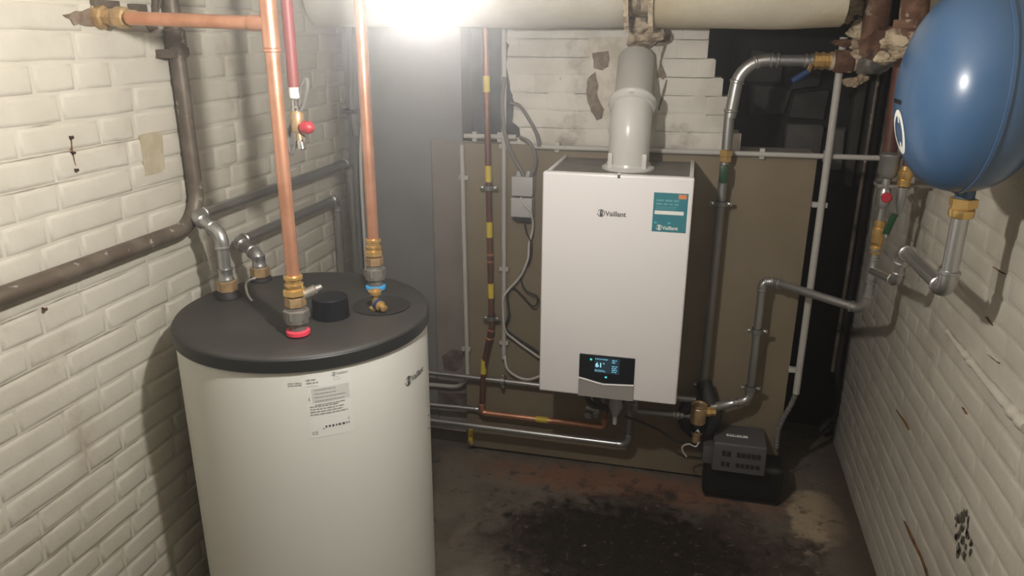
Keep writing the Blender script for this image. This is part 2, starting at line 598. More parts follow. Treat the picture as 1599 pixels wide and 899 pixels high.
gb = G()
for k in range(15):
    z0 = 1.222+k*.0583
    gb.box(-.640+[.012, -.008, .016, 0, -.012, .01, -.004, .01, 0][k % 9], -.650+back_edge(z0), YB-.0188, YB+.10, z0-.002, z0+.0583)
core = struct('wall_back_upper', gb, M['white_brick_back'])
print('back', brick_wall(core, M['white_brick_back'], (-.645, YB-.02, 0), 0, .9, 1.2235, 2.11, .0583, 11,
                         span=lambda z: back_edge(z), jit=.0012, prof=PROF_FLAT, H=.0555))
struct('trim_1', G().box(XL-.01, -.925, 2.592, YB+.12, -.02, 2.12).box(-.925, -.805, 2.592, YB+.12, 1.222, 2.12), M['pier'])
# recess behind the broken wall: dark rear wall, side cheeks, lintel zone
struct('wall_recess', G().box(-1.0, XR+.4, 3.10, 3.2, -.02, 2.12), M['shade_wall'])  # black here, grey stones higher up: the shadow edge is put into the colours
struct('wall_recess_side', G().box(XR+.02, XR+.15, 3.0, 3.1, -.02, 2.12), M['shade_wall'])
rl = struct('wall_recess_left', G().box(-.93, -.655, 2.74, 2.80, 1.222, 2.12), M['blue_dark'])
struct('wall_recess_sill', G().box(-.93, -.655, YB+.001, 2.80, 1.15, 1.221), M['render'])
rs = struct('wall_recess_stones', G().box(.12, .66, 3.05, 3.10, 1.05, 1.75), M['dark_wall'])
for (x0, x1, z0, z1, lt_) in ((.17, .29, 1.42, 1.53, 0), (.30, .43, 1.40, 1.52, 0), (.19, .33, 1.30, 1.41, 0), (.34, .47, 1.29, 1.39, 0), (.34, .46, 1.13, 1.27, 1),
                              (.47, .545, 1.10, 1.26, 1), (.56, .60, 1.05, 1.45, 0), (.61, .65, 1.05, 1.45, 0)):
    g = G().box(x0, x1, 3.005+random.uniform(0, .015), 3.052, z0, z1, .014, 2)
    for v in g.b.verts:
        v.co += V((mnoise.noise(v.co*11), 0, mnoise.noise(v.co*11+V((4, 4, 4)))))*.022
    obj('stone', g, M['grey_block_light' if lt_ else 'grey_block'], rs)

# left wall things of the wall surface
def surf_poly(outline_px, off, thick, wall, m, parent, name, jag=0):
    """a thin irregular patch lying on a wall; outline given as points on that wall's plane"""
    key = {'L': dict(X=XL+off), 'R': dict(X=XR-off), 'B': dict(Y=YB-.02-off)}[wall]
    pts = [P(x, y, **key) for x, y in outline_px]
    q = []
    for i, a in enumerate(pts):
        c = pts[(i+1) % len(pts)]
        for k in range(4 if jag else 1):
            t = k/4
            p = a.lerp(c, t)
            if jag:
                j = V((mnoise.noise(p*90), mnoise.noise(p*90+V((5, 5, 5))), mnoise.noise(p*90+V((9, 2, 7)))))*jag
                if wall in 'LR': j.x = 0
                else: j.y = 0
                p = p+j
            q.append(p)
    g = G()
    n = V((1, 0, 0)) if wall == 'L' else V((-1, 0, 0)) if wall == 'R' else V((0, -1, 0))
    top = [g.b.verts.new(p) for p in q]
    bot = [g.b.verts.new(p-n*thick) for p in q]
    g.b.faces.new(top)
    for k in range(len(q)):
        g.b.faces.new((top[k], bot[k], bot[(k+1) % len(q)], top[(k+1) % len(q)]))
    return obj(name, g, m, parent, False)


surf_poly([(218, 211), (253, 204), (258, 262), (252, 268), (228, 275)], .0040, .006, 'L', M['tan_patch'], wl, 'mortar_patch', .002)
# nails and a stub left in the left wall
for (x, y, n_) in ((111, 214, 1), (114, 238, 0), (119, 265, 1), (70, 482, 2)):
    p = P(x, y, X=XL+.006)
    o = obj('nail', G().lathe([(-.006, .002), (.002, .002), (.003, .0042 if n_ else .003), (.005, .003), (.005, 0)], p, (1, 0, -.2), 8), M['rust'], wl)
surf_poly([(110, 216), (112, 215), (114, 236), (119, 258), (118, 259), (112, 238)], .0030, .004, 'L', M['rust_crack'], wl, 'rust_stain', .001)

for (xa, ya, xb, yb, th) in ((-30, 252, 330, 190, .0042), (-20, 284, 125, 256, .003), (46, 190, 84, 184, .003), (160, 330, 235, 312, .002),
                             (-20, 530, 62, 497, .004), (75, 486, 200, 440, .003), (-20, 630, 80, 579, .0045), (100, 570, 196, 521, .004),
                             (36, 653, 110, 613, .003), (10, 806, 118, 739, .004), (128, 729, 214, 669, .004), (-10, 872, 128, 783, .0045),
                             (60, 880, 180, 790, .0035), (215, 300, 290, 275, .002), (330, 262, 420, 238, .0025), (140, 860, 240, 770, .003)):
    pa, pb = P(xa, ya, X=XL), P(xb, yb, X=XL)
    zj = .012+.0583*round(((pa.z+pb.z)/2-.012)/.0583)-.0022
    g = G()
    n_ = 26
    up, dn = [], []
    for k in range(n_+1):
        t_ = k/n_
        yy = pa.y+(pb.y-pa.y)*t_
        h_ = th*math.sin(math.pi*min(1, max(0, t_)))**.4*(.25+.75*abs(mnoise.noise(V((yy*22, zj*9, 1))))*1.6)
        m_ = .0016*mnoise.noise(V((yy*14, 3, zj*7)))
        up.append(g.b.verts.new((XL+.0022, yy, zj+m_+h_*.5)))
        dn.append(g.b.verts.new((XL+.0022, yy, zj+m_-h_*.5)))
    for k in range(n_):
        g.b.faces.new((up[k], up[k+1], dn[k+1], dn[k]))
    obj('crack', g, M['joint_crack'], wl, False)

# right wall: cracks, mould patch, projecting ledge of old render
for pts in (((1549, 416), (1556, 419), (1569, 428), (1566, 428), (1555, 421)),
            ((1537, 494), (1540, 495), (1550, 508), (1548, 508)),
            ((1540, 553), (1543, 554), (1560, 567), (1558, 567)),
            ((1398, 639), (1400, 639), (1416, 662), (1419, 671), (1417, 670), (1412, 661)),
            ((1410, 812), (1412, 813), (1424, 838), (1440, 870), (1449, 899), (1446, 899), (1437, 872), (1421, 840)),
            ((1501, 635), (1503, 636), (1509, 646), (1507, 646))):
    surf_poly(pts, .0024, .004, 'R', M['rust_crack'], wr, 'crack', .0012)
rm = random.Random(9)
g = G()
for k in range(60):
    q = (1490+26*rm.random(), 798+70*rm.random())
    if abs((q[0]-1503)-(q[1]-832)*.08) > 12: continue
    p = P(*q, X=XR-.0028)
    a, n_ = .0018+.0035*rm.random(), 6
    vs_ = [g.b.verts.new((p.x, p.y+a*(1+rm.random())*math.cos(i*math.pi/3), p.z+1.6*a*(1+rm.random())*math.sin(i*math.pi/3))) for i in range(n_)]
    g.b.faces.new(vs_)
obj('mould_patch', g, M['mould'], wr, False)
g = G()
pts = [P(x, y, X=XR-.004) for x, y in ((1478, 515), (1492, 534), (1515, 562), (1540, 594), (1570, 628), (1605, 668))]
g.tube(smoothpath(pts, 10), lambda t: .004+.010*abs(mnoise.noise(V((t*13, 0, 3))))+.008*t, 12)
obj('render_ledge', g, M['white_brick_right'], wr)

# plaster chunk around the flue
surf_poly([(912, 62), (955, 56), (1028, 60), (1032, 90), (1022, 140), (1026, 180), (1018, 228), (1020, 232), (950, 232), (948, 190), (930, 170), (918, 130), (922, 100), (910, 78)],
          .0060, .010, 'B', M['plaster_white'], core, 'plaster_patch', .006)
surf_poly([(787, 60), (794, 70), (790, 100), (797, 140), (802, 158), (800, 190), (811, 200), (812, 214), (787, 216)], .0040, .006, 'B', M['soot'], core, 'soot_patch', .003)
surf_poly([(925, 82), (949, 80), (952, 86), (950, 104), (940, 110), (928, 106)], .0087, .003, 'B', M['bare_patch'], core, 'bare_patch', .004)
surf_poly([(918, 122), (930, 112), (934, 135), (932, 148), (943, 172), (940, 184), (931, 188), (917, 160), (915, 146)], .0087, .003, 'B', M['bare_patch'], core, 'bare_patch', .004)
surf_poly([(1010, 52), (1052, 54), (1050, 66), (1036, 72), (1015, 72), (1005, 62)], .0090, .003, 'B', M['bare_patch'], core, 'bare_patch', .004)
surf_poly([(1036, 70), (1040, 72), (1032, 98), (1040, 118), (1034, 124), (1026, 118), (1030, 96)], .0092, .003, 'B', M['bare_patch'], core, 'bare_patch', .003)
surf_poly([(1040, 124), (1042, 126), (1036, 150), (1030, 172), (1027, 172), (1033, 148)], .0076, .003, 'B', M['bare_patch'], core, 'crack', .001)

for pts in (((690, 556), (706, 545), (722, 548), (724, 570), (712, 580), (694, 578)), ((678, 612), (732, 614), (736, 636), (680, 634))):
    q = [P(x, y, Y=YB-.001) for x, y in pts]
    g = G()
    g.b.faces.new([g.b.verts.new(p) for p in q])
    obj('damp_stain', g, M['damp'], wb, False)

# ------------------------------------------------------------ lamp
lt = thing('light_bulb', LAMP+V((0, 0, -.05)), 'bare glowing bulb hanging from the ceiling left of the wall boiler', 'lamp')
obj('bulb', G().lathe([(-LAMP_R, 0)]+[(-LAMP_R*math.cos(a*math.pi/12), LAMP_R*math.sin(a*math.pi/12)) for a in range(1, 10)]+[(LAMP_R*1.15, .013)], LAMP, n=24),
    emit('bulb_glass', LAMP_COL[:3], LAMP_STRENGTH), lt)
obj('lamp_holder', G().lathe([(0, .017), (.045, .018), (.055, .010), (.07, .004)], LAMP+V((0, 0, .038)), n=16), M['black_gloss'], lt)
obj('cord', G().tube([LAMP+V((0, 0, .10)), (LAMP.x, LAMP.y, 2.12)], .003, 8), M['black_matt'], lt)


# ------------------------------------------------------------ pipe kit
def arc_elbow(a, c, d, R, r, n=14, seg=8):
    """points of a round bend at c between directions to a and d"""
    A, B = (V(a)-V(c)).normalized(), (V(d)-V(c)).normalized()
    ang = A.angle(B)
    k = min(R/math.tan(ang/2), (V(a)-V(c)).length*.49, (V(d)-V(c)).length*.49)
    s, e = V(c)+A*k, V(c)+B*k
    bis = (A+B).normalized()
    rr = k*math.tan(ang/2)
    ctr = V(c)+bis*(rr/math.sin(ang/2))
    pts = []
    va, vb = s-ctr, e-ctr
    om = va.angle(vb)
    for i in range(seg+1):
        t = i/seg
        pts.append(ctr+va*(math.sin((1-t)*om)/math.sin(om))+vb*(math.sin(t*om)/math.sin(om)))
    return s, e, pts, k


def pipe(name, pts, r, m, label, cat='pipe', group=None, bendR=None, fit=None, fitr=1.16, beads=True, root=None, sleeve=True):
    """a run of pipe: straight tubes and press elbows are parts, the beads of an elbow belong to it"""
    pts = [V(p) for p in pts]
    fit = fit or m
    bendR = bendR or r*2.4
    lo = min(pts, key=lambda p: p.z)
    t = root or thing(name, lo, label, cat, group)
    starts = [pts[0]]
    for i in range(1, len(pts)-1):
        s, e, ap, k = arc_elbow(pts[i-1], pts[i], pts[i+1], bendR, r)
        g = G().tube([starts[-1], s], r)
        obj('tube', g, m, t)
        A, B = (pts[i-1]-pts[i]).normalized(), (pts[i+1]-pts[i]).normalized()
        g = G()
        ext = r*.9 if sleeve else 0
        q = [s+A*ext*1.0]+ap+[e+B*ext*1.0] if sleeve else ap
        g.tube(q, r*(fitr if sleeve else 1.0), 16)
        if beads:
            for (c, dr) in ((s+A*ext, A), (e+B*ext, B)):
                g.lathe([(-r*.28, r*fitr), (-r*.14, r*(fitr+.16)), (r*.14, r*(fitr+.16)), (r*.28, r*fitr)], c-dr*r*.1, dr, 16)
        obj('elbow', g, fit, t)
        starts.append(e)
    obj('tube', G().tube([starts[-1], pts[-1]], r), m, t)
    return t


def collar(p, axis, r, L, m, parent, name='coupling', k=1.18):
    r_ = r*k
    return obj(name, G().lathe([(-L/2, r*1.02), (-L/2, r_*1.08), (-L/2+.004, r_*1.08), (-L/2+.006, r_), (L/2-.006, r_), (L/2-.004, r_*1.08),
                                (L/2, r_*1.08), (L/2, r*1.02)], p, axis, 18), m, parent)


def hexnut(p, axis, r, L, m, parent, name='nut', rot=0):
    return obj(name, G().lathe([(-L/2, r*.86), (-L/2+.0015, r), (L/2-.0015, r), (L/2, r*.86)], p, axis, 6, rot), m, parent, False)


def clamp(p, r, wally, label, horizontal=False):
    """two-screw pipe clamp with a rubber lining on a threaded stem"""
    p = V(p)
    t = thing('pipe_clamp', (p.x, wally, p.z), label, 'clamp', 'steel pipe clamps on the brown board')
    ax = V((1, 0, 0)) if horizontal else V((0, 0, 1))
    side = V((0, 0, 1)) if horizontal else V((1, 0, 0))
    obj('clamp_ring', G().lathe([(-.008, r*1.0), (-.008, r+.0055), (.008, r+.0055), (.008, r*1.0)], p, ax, 20), M['galv_dull'], t)
    obj('rubber_lining', G().lathe([(-.0095, r*1.0), (-.0095, r+.0035), (.0095, r+.0035), (.0095, r*1.0)], p, ax, 20), M['black_matt'], t)
    for s in (-1, 1):
        c = p+side*(r+.012)*s
        e = (.008, .006, .004)
        g = G().box(c.x-(.006 if horizontal else .009), c.x+(.006 if horizontal else .009), c.y-.004, c.y+.004,
                    c.z-(.009 if horizontal else .006), c.z+(.009 if horizontal else .006), .001)
        ear = obj('clamp_ear', g, M['galv_dull'], t)
        obj('screw', G().lathe([(0, .005), (.004, .005), (.005, .0035), (.005, 0)], c+V((0, -.004, 0)), (0, -1, 0), 12), M['chrome'], ear)
    obj('stem', G().tube([p+V((0, r, 0)), (p.x, wally, p.z)], .0045, 10), M['galv_dull'], t)
    return t


# ------------------------------------------------------------ board and conduits
BY = 2.55
t = thing('mounting_board', (-.2, BY+.01, .01), 'large brown painted board on the back wall behind the boiler', 'board')
obj('panel', G().box(-.79, .388, BY, BY+.018, .012, 1.222, .001), M['board'], t)
for z in (.12, .62, 1.12):
    obj('batten', G().box(-.78, .38, BY+.018, YB, z-.025, z+.025), M['board_edge'], t)


def conduit(pts, r, label, clips=(), clipdir=V((1, 0, 0)), bend=.02, group='white PVC conduits'):
    pts = [V(p) for p in pts]
    t = thing('cable_conduit', min(pts, key=lambda p: p.z), label, 'conduit', group)
    obj('tube', G().tube(pts, r, 12, bend=bend), M['conduit'], t)
    for c in clips:
        c = V(c)
        cd_ = clipdir
        if abs(cd_.x) > .5:
            g = G().box(c.x-r*2.0, c.x+r*2.0, c.y-r*.5, c.y+r*1.3, c.z-.008, c.z+.008, .002)
        else:
            g = G().box(c.x-.008, c.x+.008, c.y-r*.5, c.y+r*1.3, c.z-r*2.0, c.z+r*2.0, .002)
        obj('clip', g, M['conduit'], t)
    return t


CY = BY-.014
conduit([P(787, 35, Y=CY), P(787, 560, Y=CY)], .0085, 'vertical white conduit on the board left of the junction boxes',
        [P(787, 228, Y=CY), P(787, 420, Y=CY), P(787, 535, Y=CY)])
conduit([P(721, 226, Y=CY), P(730, 578, Y=CY), P(731, 592, Y=CY+.004), P(715, 604, Y=2.57), P(668, 600, Y=2.57)], .0085,
        'white conduit down the left edge of the brown board with elbow at foot', [P(724, 277, Y=CY), P(728, 545, Y=CY)], bend=.03)
conduit([P(725, 212, Y=CY), P(806, 214, Y=CY)], .0085, 'short level white conduit at top left corner of the brown board',
        [P(741, 213, Y=CY), P(780, 214, Y=CY)], V((0, 0, 1)))
conduit([P(832, 229, Y=CY), P(1378, 247, Y=CY)], .0085, 'long level white conduit along the top edge of the board above the boiler',
        [P(870, 230, Y=CY), P(1190, 240, Y=CY), P(1290, 244, Y=CY)], V((0, 0, 1)))
RY = 2.52
t = conduit([P(1318, 58, Y=RY), P(1243, 614, Y=RY)], .0115, 'thick vertical white conduit running down the right edge of the board',
            [P(1280, 320, Y=RY+.006), P(1242, 578, Y=RY+.006)])
g = G()
fp = smoothpath([P(1242, 616, Y=RY), P(1234, 634, Y=RY), P(1222, 655, Y=RY+.01), P(1214, 676, Y=RY+.01), P(1212, 700, Y=RY+.0)], 14)
g.tube(fp, lambda s: .0085+.0012*math.sin(s*150), 12)
tag(obj('corrugated_conduit', g, M['cable_grey'], None), 'flexible grey corrugated conduit from the thick conduit down to the pump', 'conduit')
# tie rod from horizontal conduit's left end
tag(obj('hanging_cable', G().tube(smoothpath([P(797, 160, Y=2.53), P(812, 166, Y=2.53), P(826, 186, Y=2.52), P(838, 210, Y=2.52), P(842, 228, Y=2.52)], 8), .006, 10), M['cable_grey']),
    'grey cable curving from the wall to left end of level conduit', 'cable')
g = G().tube(smoothpath([P(788, 120, Y=2.53), P(784, 165, Y=2.52), P(790, 215, Y=2.51), P(802, 246, Y=2.51), P(815, 268, Y=2.51), P(818, 276, Y=2.51)], 8), .007, 10)
tag(obj('hanging_cable', g, M['cable_grey']), 'dark grey cable beside vertical conduit looping into upper junction box', 'cable')
g = G().tube(smoothpath([P(812, 214, Y=2.535), P(828, 224, Y=2.52), P(836, 248, Y=2.51), P(833, 266, Y=2.51), P(828, 276, Y=2.51)], 8), .0065, 10)
tag(obj('hanging_cable', g, M['cable_grey']), 'short grey cable bowed over the right corner of the upper junction box', 'cable')

# junction boxes
for k, (a, b_, lab) in enumerate((((799, 276), (831, 307), 'upper grey junction box on the board left of boiler'),
                                  ((798, 309), (830, 340), 'lower grey junction box with dark underside left of boiler'))):
    p0, p1 = P(*a, Y=2.49), P(*b_, Y=2.49)
    t = thing('junction_box', ((p0.x+p1.x)/2, 2.52, p1.z), lab, 'junction box')
    obj('box_body', G().box(p0.x, p1.x, 2.502, BY, p1.z, p0.z, .003), M['box_grey'], t)
    obj('cover', G().box(p0.x-.001, p1.x+.001, 2.490, 2.503, p1.z-.001, p0.z+.001, .004), M['box_grey'], t)
    if k == 0:
        for x in (810, 825):
            q = P(x, 275, Y=2.515)
            obj('gland', G().lathe([(-.004, .010), (.008, .010), (.009, .008), (.018, .007)], q, (0, 0, 1), 12), M['box_grey'], t)
    else:
        obj('terminal_block', G().box(p0.x+.006, p1.x-.004, 2.505, BY, p1.z-.018, p1.z-.001, .002), M['black_matt'], t)

# cables left of the boiler
cy = 2.515
tag(obj('mains_cable', G().tube(smoothpath([P(813, 308, Y=2.485), P(818, 318, Y=2.48), P(829, 332, Y=2.485), P(832, 355, Y=cy), P(826, 382, Y=cy), P(824, 405, Y=cy), P(812, 432, Y=cy),
                                             P(796, 450, Y=cy), P(786, 465, Y=cy-.01), P(786, 490, Y=cy-.01), P(789, 516, Y=cy-.01), P(806, 532, Y=cy), P(842, 558, Y=cy)], 8), .0042, 8), M['cable_white']),
    'white cable wandering from lower junction box down to the boiler side', 'cable')
tag(obj('mains_cable', G().tube(smoothpath([P(788, 553, Y=CY), P(792, 575, Y=cy), P(808, 588, Y=cy), P(826, 592, Y=cy), P(846, 586, Y=cy)], 8), .0045, 8), M['cable_white']),
    'white cable bowing from foot of vertical conduit under the boiler', 'cable')
tag(obj('mains_cable', G().tube(smoothpath([P(818, 342, Y=2.52), P(822, 362, Y=cy), P(829, 380, Y=cy), P(826, 410, Y=cy+.01), P(813, 428, Y=cy+.012), P(820, 452, Y=cy), P(838, 462, Y=cy), P(839, 472, Y=cy),
                                             P(832, 478, Y=cy), P(816, 462, Y=cy+.012), P(802, 450, Y=cy+.014), P(792, 460, Y=cy), P(795, 490, Y=cy), P(790, 512, Y=cy+.005), P(806, 526, Y=cy+.012), P(842, 550, Y=cy+.01)], 8), .0034, 8), M['cable_black']),
    'thin black cable with a loop hanging left of the boiler', 'cable')

# ------------------------------------------------------------ boiler
bx0, bx1, by0, by1, bz0, bz1 = -.428, .012, 2.178, BY, .480, 1.199
t = thing('wall_boiler', ((bx0+bx1)/2, BY, bz0), 'white wall hung gas boiler with black display on brown board', 'boiler')
boiler = t
obj('casing', G().box(bx0+.004, bx1-.004, by0+.022, by1, bz0+.004, bz1-.020, .002), M['boiler_side'], t)
obj('top_panel', G().box(bx0+.014, bx1-.014, by0+.022, by1-.002, bz1-.020, bz1-.012), M['top_grey'], t)
for s, x in ((0, bx0+.003), (1, bx1-.015)):
    obj('side_flange', G().box(x, x+.012, by0+.02, by1-.004, bz1-.022, bz1-.004, .002), M['white_enamel'], t)
obj('front_cover', G().box(bx0, bx1, by0, by0+.030, bz0, bz1, .007, 3), M['white_enamel'], t)
obj('cover_latch', G().box(-.207, -.198, by0-.001, by0+.02, bz1-.010, bz1+.003, .0015), M['chrome'], t)
# control panel
c0, c1 = P(905, 551, Y=by0), P(991, 560, Y=by0)
cb0, cb1 = P(903, 619, Y=by0), P(989, 628, Y=by0)
cx0, cx1 = (c0.x+cb0.x)/2, (c1.x+cb1.x)/2
cz1, cz0 = (c0.z+c1.z)/2, bz0+.001
cp = obj('control_panel', G().box(cx0, cx1, by0-.004, by0+.01, cz0, cz1, .002), M['black_gloss'], t)
ns = 24


def strip_z(u):
    # the chrome strip dips from the left and levels out to the right
    zl, zm, zr = P(904, 588, Y=by0).z, P(944, 599, Y=by0).z, P(990, 601, Y=by0).z
    a_ = .46
    if u < a_:
        t_ = u/a_
        return zl+(zm-zl)*(t_*t_*(3-2*t_)*.35+t_*.65)
    return zm+(zr-zm)*(u-a_)/(1-a_)


ol = [(cx0+(cx1-cx0)*i/ns, strip_z(i/ns)-.001) for i in range(ns+1)]
obj('flap', G().poly([(cx0, cz0)]+ol+[(cx1, cz0)], by0-.006, by0-.001), M['silver'], cp, False)
g = G().tube([(x, by0-.0065, z+.0015) for x, z in ol], .0029, 8)
obj('chrome_strip', g, M['highlight_strip'], cp)
# display
d0, d1, d2 = P(929, 553, Y=by0), P(967, 584, Y=by0), P(963, 556, Y=by0)
dz0, dz1 = d1.z, P(948, 558, Y=by0).z
obj('display', G().box(d0.x, d1.x, by0-.0055, by0-.003, dz0, dz1), M['screen'], cp, False)


def flat_place(o, ux, uz):
    o, ux, uz = V(o), V(ux), V(uz)
    return lambda u, v: o+ux*u+uz*v


def text(s, size, m, parent, place, align='LEFT', off=0.0, name='lettering'):
    c = bpy.data.curves.new('t', 'FONT')
    c.body = s
    c.size = size
    c.align_x = align
    c.offset = off
    c.resolution_u = 3
    o = bpy.data.objects.new('t', c)
    COL.objects.link(o)
    bpy.context.view_layer.update()
    me = bpy.data.meshes.new_from_object(o.evaluated_get(bpy.context.evaluated_depsgraph_get()))
    bpy.data.objects.remove(o)
    b = bmesh.new()
    b.from_mesh(me)
    bmesh.ops.subdivide_edges(b, edges=[e for e in b.edges if e.calc_length() > size*.5], cuts=1)
    b.to_mesh(me)
    b.free()
    for v in me.vertices: v.co = place(v.co.x, v.co.y)
    me.materials.clear()
    o = link(name, me, m, parent, False)
    return o


def flatshape(polys, m, parent, place, name, sub=1):
    b = bmesh.new()
    for q in polys:
        b.faces.new([b.verts.new(place(u, v)) for u, v in q])
    me = bpy.data.meshes.new(name)
    b.to_mesh(me)
    b.free()
    return link(name, me, m, parent, False)


def rect(u0, v0, u1, v1, n=1):
    out = []
    for i in range(n):
        a, b_ = u0+(u1-u0)*i/n, u0+(u1-u0)*(i+1)/n
        out.append([(a, v0), (b_, v0), (b_, v1), (a, v1)])
    return out


def emblem(size, m, parent, place):
    """round mark: an open ring with two long ears inside"""
    R1, R0 = size/2, size/2*.82
    polys = []
    n = 22
    for i in range(n):
        a, b_ = 2*math.pi*i/n, 2*math.pi*(i+1)/n
        if 9 <= i <= 10: continue
        polys.append([(R0*math.cos(a), R0*math.sin(a)), (R1*math.cos(a), R1*math.sin(a)), (R1*math.cos(b_), R1*math.sin(b_)), (R0*math.cos(b_), R0*math.sin(b_))])
    for cx_, cy_, w_, h_, an in ((-.05, .18, .09, .27, .25), (.16, .17, .08, .24, -.35), (.02, -.14, .19, .17, .2), (.04, -.32, .22, .09, 0)):
        q = []
        for k in range(10):
            a = 2*math.pi*k/10
            x, y = w_*math.cos(a), h_*math.sin(a)
            q.append(((cx_+x*math.cos(an)+y*math.sin(an))*size, (cy_-x*math.sin(an)+y*math.cos(an))*size))
        polys.append(q)
    return flatshape(polys, m, parent, place, 'emblem')


def logo(size, m, parent, place):
    """emblem followed by the maker's word; the origin is the left end of the baseline"""
    emblem(size*1.12, m, parent, lambda u, v: place(u+size*.5, v+size*.36))
    text('Vaillant', size, m, parent, lambda u, v: place(u+size*1.13, v), off=size*.018)


fy = by0-.0007
lp = P(933, 336, Y=by0)
lq = P(988, 338, Y=by0)
wid = lq.x-lp.x
logo(wid/5.05, M['ink'], t, flat_place((lp.x, fy, lp.z), (1, 0, 0), (0, 0, 1)))
# lcd content
fl = flat_place((d0.x, by0-.0058, dz0), (1, 0, 0), (0, 0, 1))
dw, dh = d1.x-d0.x, dz1-dz0
text('61', dh*.42, M['lcd_text'], cp, lambda u, v: fl(u+dw*.04, v+dh*.37), off=.0003)
text('°', dh*.32, M['lcd_text'], cp, lambda u, v: fl(u+dw*.33, v+dh*.44))
rr = random.Random(4)


def lines(u0, v0, w_, n, dv, h, m, parent, place, jit=.3, name='small_print', words=5, seg=1):
    polys = []
    for i in range(n):
        u = u0
        end = u0+w_*(1-jit*rr.random())
        while u < end:
            k = w_/words*(.4+rr.random()*.9)
            polys += rect(u, v0-i*dv, min(u+k, end), v0-i*dv+h, seg)
            u += k+h*.7
    return flatshape(polys, m, parent, place, name)


lines(dw*.03, dh*.86, dw*.5, 1, 1, dh*.06, M['lcd_dim'], cp, fl, 0, words=6)
lines(dw*.03, dh*.16, dw*.45, 2, dh*.07, dh*.035, M['lcd_dim'], cp, fl, .2, words=6)
lines(dw*.70, dh*.84, dw*.2, 2, dh*.13, dh*.07, M['lcd_dim'], cp, fl, .3, words=2)
lines(dw*.70, dh*.46, dw*.22, 4, dh*.12, dh*.06, M['lcd_dim'], cp, fl, .3, words=2)
for q in ((923, 561), (946, 589)):
    p = P(*q, Y=by0-.0045)
    obj('indicator', G().box(p.x-.0035, p.x+.0035, by0-.0052, by0-.003, p.z-.003, p.z+.003, .001), M['lcd_cyan'], cp)
# teal sticker
s0, s1 = P(1021.5, 300, Y=by0), P(1069.5, 363, Y=by0)
sx0, sx1, sz1, sz0 = s0.x, s1.x+.002, s0.z, P(1020, 361, Y=by0).z
stk = obj('energy_sticker', G().box(sx0, sx1, by0-.0006, by0+.001, sz0, sz1, 0), M['teal'], t, False)
stk['label'] = 'teal information sticker with white bar and orange tab'
fs = flat_place((sx0, by0-.0011, sz0), (1, 0, 0), (0, 0, 1))
sw, sh = sx1-sx0, sz1-sz0
flatshape(rect(sw*.72, sh*.86, sw*.95, sh*.97), M['orange'], stk, fs, 'orange_tab')
flatshape(rect(sw*.05, sh*.45, sw*.90, sh*.545), M['label_white'], stk, fs, 'white_bar')
lines(sw*.08, sh*.78, sw*.72, 2, sh*.09, sh*.05, M['teal_light'], stk, fs, .1, words=4)
lines(sw*.08, sh*.63, sw*.82, 2, sh*.045, sh*.02, M['teal_light'], stk, fs, .3, words=7)
for u in (.06, .46):
    flatshape([[(sw*u, sh*.20), (sw*(u+.10), sh*.235), (sw*u, sh*.27)]], M['cyan'], stk, fs, 'arrow')
logo(sw*.155, M['label_white'], stk, lambda u, v: fs(u+sw*.13, v+sh*.065))

# boiler connections underneath
def stub(x, y, z1_, z0_, r, m, nutm, nm='connection'):
    o = obj(nm, G().tube([(x, y, z1_), (x, y, z0_)], r, 14), m, boiler)
    hexnut((x, y, .385), (0, 0, 1), r*1.75, .020, nutm, o)
    hexnut((x, y, .350), (0, 0, 1), r*1.5, .012, nutm, o)
    return o


stub(P(932, 640, Y=2.42).x, 2.40, bz0+.004, .29, .011, M['galv_dull'], M['chrome'])
stub(P(989, 640, Y=2.42).x, 2.42, bz0+.004, .31, .011, M['galv_dull'], M['galv'])
stub(P(963, 640, Y=2.36).x, 2.36, bz0+.004, .32, .009, M['black_matt'], M['black_matt'], 'drain_connection')
o = obj('condensate_trap', G().lathe([(0, .020), (-.07, .020), (-.10, .024), (-.118, .015), (-.14, .008), (-.165, .007), (-.165, 0)], (P(961, 640, Y=2.31).x, 2.31, bz0+.004), (0, 0, 1), 18), M['box_grey'], boiler)
obj('filling_valve', G().tube([P(918, 636, Y=2.40), P(928, 642, Y=2.38), P(936, 640, Y=2.38)], .012, 12).lathe([(0, .012), (.02, .014), (.022, .010)], P(921, 644, Y=2.36), (-.3, -1, -.2), 12), M['galv'], boiler)
for x in (925, 941, 992):
    p = P(x, 640, Y=2.44)
    o = obj('service_valve', G().lathe([(0, .010), (-.09, .010), (-.092, .016), (-.115, .016), (-.118, .011), (-.16, .011)], (p.x, 2.42, bz0+.004), (0, 0, 1), 14), M['galv'], boiler)
    obj('valve_cap', G().lathe([(0, .008), (.018, .009), (.022, .006), (.022, 0)], (p.x, 2.405, bz0-.100), (0, -1, 0), 12), M['chrome'], o)

for (pts_, r_) in (([(-.265, 2.34, .485), (-.258, 2.33, .40), (-.225, 2.33, .365), (-.185, 2.33, .375), (-.165, 2.34, .41), (-.16, 2.35, .485)], .010),
                   ([(-.285, 2.36, .485), (-.29, 2.35, .39), (-.265, 2.35, .36), (-.235, 2.36, .35)], .009)):
    obj('rubber_hose', G().tube(smoothpath(pts_, 6), r_, 10), M['black_matt'], boiler)

